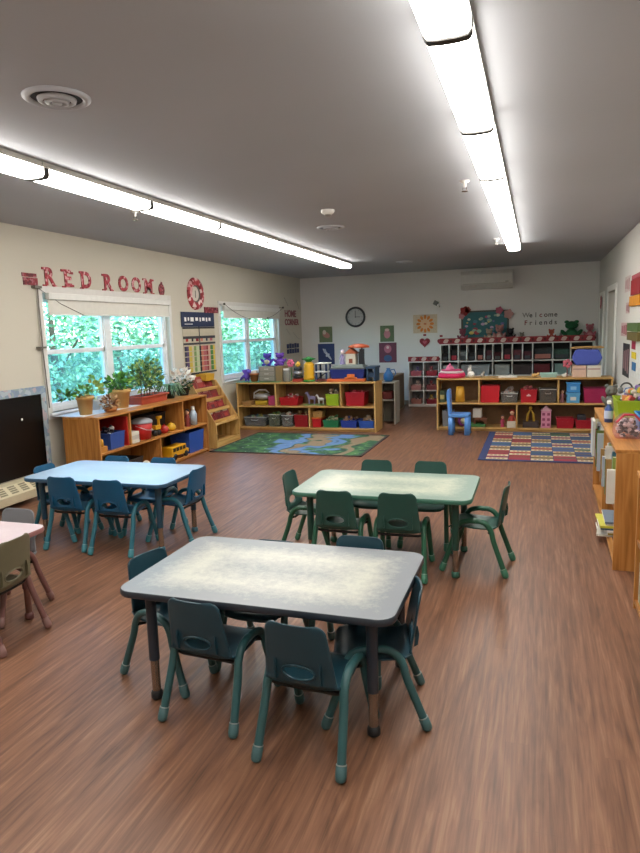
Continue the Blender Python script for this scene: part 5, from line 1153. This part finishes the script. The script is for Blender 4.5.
# one big book leaning outward at the far end
t = book(.455, 6.16, .434, .26, .32, .02, '#c8ccd0', 'big pale picture book jutting from the far end of the right-hand bookcase', None)
z = .0535
for k in range(7):
    c = ['#c8c4b8', '#b8a850', '#d8d4cc', '#4a6a8a', '#d0cc50', '#e0ded8', '#7a8a9a'][k]
    dx = .02*((k*3) % 4); a = .05*((k*7) % 5-2)
    b = MB().box(.45+dx, .70+dx, 5.02, 5.36, z+k*.017, z+k*.017+.014, 0, a).box(.448+dx, .452+dx, 5.03, 5.35, z+k*.017+.001, z+k*.017+.013, 1, Matrix.Rotation(0, 3, 'Z'))
    tag(b.build('magazine', [mat(c, .45), mat('#e8e6e0', .7)]), 'magazine in the low sliding stack, %s from the bottom' % ['lowest', 'second', 'third', 'fourth', 'fifth', 'sixth', 'topmost'][k], 'magazine', 'magazines stacked at the bottom of the right-hand bookcase')
t = thing('cloth_bag', 'dark cloth bag slumped in the bottom of the right-hand bookcase', 'bag', (.64, 4.78, z)); MB().ell((.64, 4.78, z+.072), (.12, .16, .07), 0, 18, 12).build('body', mat('#3a2a28', .9), t); MB().tube([(.60, 4.70, z+.12), (.56, 4.76, z+.19), (.60, 4.84, z+.12)], .01, 8).build('strap', mat('#3a2a28', .9), t)
ws = []; y = 3.10
while y < 3.82: ws.append(y); y += [.03, .045, .025, .04][len(ws) % 4-1]+.003
ORD = lambda n: {1: 'first', 2: 'second', 3: 'third'}.get(n, '%dth' % n)
y = 3.10; k = 0
while y < 3.82:
    w = [.03, .045, .025, .04][k % 4]; h_ = .2+.03*(k % 3); c = ['#4a7a5a', '#d8d4c8', '#3a5a7a', '#8fa060', '#b8b4a8'][k % 5]
    b = MB().box(.57, .60, y, y+w, z, z+h_).box(.60, .80, y+.002, y+w-.002, z+.003, z+h_-.003, 1)
    tag(b.build('book', [mat(c, .5), mat('#e0dccf', .8)]), '%s book on the bottom shelf of the nearest bookcase, %s from its far end' % ({0: 'green', 1: 'cream', 2: 'navy', 3: 'olive', 4: 'grey'}[k % 5], ORD(len(ws)-k)), 'book', 'books at the bottom of the nearest bookcase')
    y += w+.003; k += 1

# the farther bookcase stands slightly skewed to the wall, with everything on it
Rz = Matrix.Translation((.5, 4.48, 0)) @ Matrix.Rotation(radians(-1.15), 4, 'Z') @ Matrix.Translation((-.5, -4.48, 0))
for o in list(col.objects):
    if o.parent or o.get('kind') == 'structure' or o.type not in ('MESH', 'EMPTY'): continue
    q = o.location+(o.data.vertices[0].co if o.type == 'MESH' else Vector((0, 0, 0)))
    if .3 < q.x < 1.1 and 4.4 < q.y < 6.9 and q.z < 1.5: o.matrix_basis = Rz @ o.matrix_basis

# --- right wall papers
def pinned(y0, y1, z0, z1, c, lab, c2=None, nm='pinned_paper', d=.004, cat='paper'):
    t = thing(nm, lab, cat, (WR, (y0+y1)/2, z0))
    MB().box(WR-d, WR-.001, y0, y1, z0, z1).build('sheet', mat(c, .6, var=.2, scale=20), t)
    if c2:
        b = MB(); w = (y1-y0)/4
        for k in range(3): b.box(WR-d-.002, WR-d, y0+w*(.3+k*1.2), y0+w*(1.1+k*1.2), z0+(z1-z0)*(.12+.05*k), z1-(z1-z0)*(.15+.04*k))
        b.build('picture', mat(c2, .6), t)
pinned(9.25, 9.75, 2.0, 2.2, '#c8b8b4', 'pinkish paper pinned highest on the right wall', '#b08a8a')
pinned(9.22, 9.55, 1.72, 1.86, '#c4aaa8', 'small pink paper pinned below the highest one', '#a87a80')
pinned(9.35, 10.0, 1.42, 1.60, '#c8a8a8', 'wide pink-red paper pinned at head height', '#a05a64')
pinned(9.05, 9.70, .90, 1.33, '#26262a', 'black photo panel low on the right wall', '#8a6a6c')
pinned(8.2, 8.95, 1.93, 2.11, '#9a1420', 'large dark red fabric panel high on the right wall', nm='fabric_panel', d=.03, cat='wall hanging')
pinned(8.2, 8.97, 2.12, 2.17, '#a84050', 'narrow rose strip above the dark red panel', nm='fabric_panel', d=.02, cat='wall hanging')
pinned(8.2, 9.05, 1.80, 1.92, '#d8901c', 'orange-yellow fabric panel under the dark red one', nm='fabric_panel', d=.03, cat='wall hanging')
pinned(8.1, 9.0, 1.50, 1.60, '#4f6a38', 'green fabric panel under the yellow one', nm='fabric_panel', d=.05, cat='wall hanging')
pinned(8.1, 8.98, 1.39, 1.49, '#6a5c2c', 'olive brown fabric panel under the green one', nm='fabric_panel', d=.05, cat='wall hanging')
pinned(8.55, 8.88, 1.28, 1.38, '#a81c48', 'small magenta square card on the right wall')
pinned(8.0, 8.95, .95, 1.27, '#d8d8d4', 'white sheet on the right wall behind the small coloured cards')
for (a, b_, z0, z1, c, nm) in ((8.45, 8.82, 1.17, 1.25, '#d8c020', 'yellow'), (8.45, 8.75, 1.03, 1.13, '#2a6aa0', 'blue')):
    tag(MB().box(WR-.01, WR-.0045, a, b_, z0, z1).build('card', mat(c, .6)), 'small %s card on the white sheet of the right wall' % nm, 'card')
t = thing('wall_disc', 'pink-red round paper by the far door of the right wall', 'paper', (WR, 12.98, 1.98)); MB().lathe([(0, -.024), (.12, -.024), (.12, -.018), (0, -.018)], (WR-.005, 12.95, 1.97), 20, axis='X').build('disc', mat('#b04a5c', .6), t); MB().lathe([(0, -.030), (.05, -.030), (.05, -.024), (0, -.024)], (WR-.005, 12.95, 1.97), 14, axis='X').build('centre', mat('#d8a0a8', .6), t)

# ------------------------------------------------------------------ outside
struct(MB().box(-60, WL-.2, -20, 60, -.6, -.5).build('ground', mat('#4f6a34', .9, var=.4, scale=.8)))
TM = [mat(c, .7, var=.3, scale=3) for c in ('#7fae86', '#95c494', '#6a9a80', '#a8cc9c', '#86b09c')]  # leaf greens lightened and cooled, so outdoor haze is painted into the colour
M_bark = mat('#5a4a3a', .9, var=.4, scale=8, bump=.3)
spots = [(-10.5, 12.2, 3.6), (-13.4, 15.0, 4.6), (-9.6, 16.6, 3.6), (-14, 19.5, 5.0), (-11.2, 21.4, 4.0), (-13.5, 24.5, 4.8), (-10.8, 26.5, 3.8), (-14.5, 29, 5.0), (-12, 32, 4.4), (-15.5, 35, 5.0), (-17, 17, 5.5), (-18, 25, 6)]
desc = ['first tree seen through the left edge of the near window', 'tree behind the left pane of the near window', 'low tree in the middle of the near window', 'tall tree farther back behind the near window', 'tree at the right pane of the near window', 'tree between the sightlines of both windows', 'tree at the left pane of the far window', 'tall tree back behind the far window', 'tree at the right pane of the far window', 'tall tree deepest behind the far window', 'tallest tree at the rear of the near window view', 'tallest tree at the rear of the far window view']
for k, ((x, y, h_), dsc) in enumerate(zip(spots, desc)):
    t = thing('broadleaf_tree', 'leafy green ' + dsc, 'tree', (x, y, -.5), 0, 'trees outside the windows')
    MB().tube([(x, y, -.5), (x+.05, y, .5), (x-.05, y+.1, h_*.6)], [.12, .10, .05], 10).tube([(x, y, .7), (x+.5, y+.3, 1.6)], [.05, .02], 8).tube([(x, y, .9), (x-.4, y-.4, 1.9)], [.05, .02], 8).build('trunk', M_bark, t)
    b = leaves((x, y, h_*.5-.1), (1.5, 1.6, h_*.52), 3200, .17, TM, 100+k, .25)
    b.build('foliage', TM, t, recalc=False)

# ------------------------------------------------------------------ light
w = bpy.data.worlds.new('sky'); bpy.context.scene.world = w; w.use_nodes = True
nt = w.node_tree; sky = nt.nodes.new('ShaderNodeTexSky'); sky.sky_type = 'NISHITA'; sky.sun_disc = False; sky.sun_elevation = radians(38); sky.sun_rotation = radians(120)
nt.links.new(sky.outputs[0], nt.nodes['Background'].inputs[0]); nt.nodes['Background'].inputs[1].default_value = SKY
sl = bpy.data.lights.new('sun', 'SUN'); sl.energy = 2.6; sl.angle = radians(4); sl.color = (1, .96, .9); so_ = bpy.data.objects.new('sun', sl); col.objects.link(so_); so_.location = (20, -10, 20); so_.rotation_euler = Vector((-.62, .25, -.74)).to_track_quat('-Z', 'Y').to_euler()
vs = bpy.context.scene.view_settings
vs.view_transform = 'Standard'; vs.look = 'None'; vs.gamma = 1; vs.use_curve_mapping = False; vs.exposure = EXPO
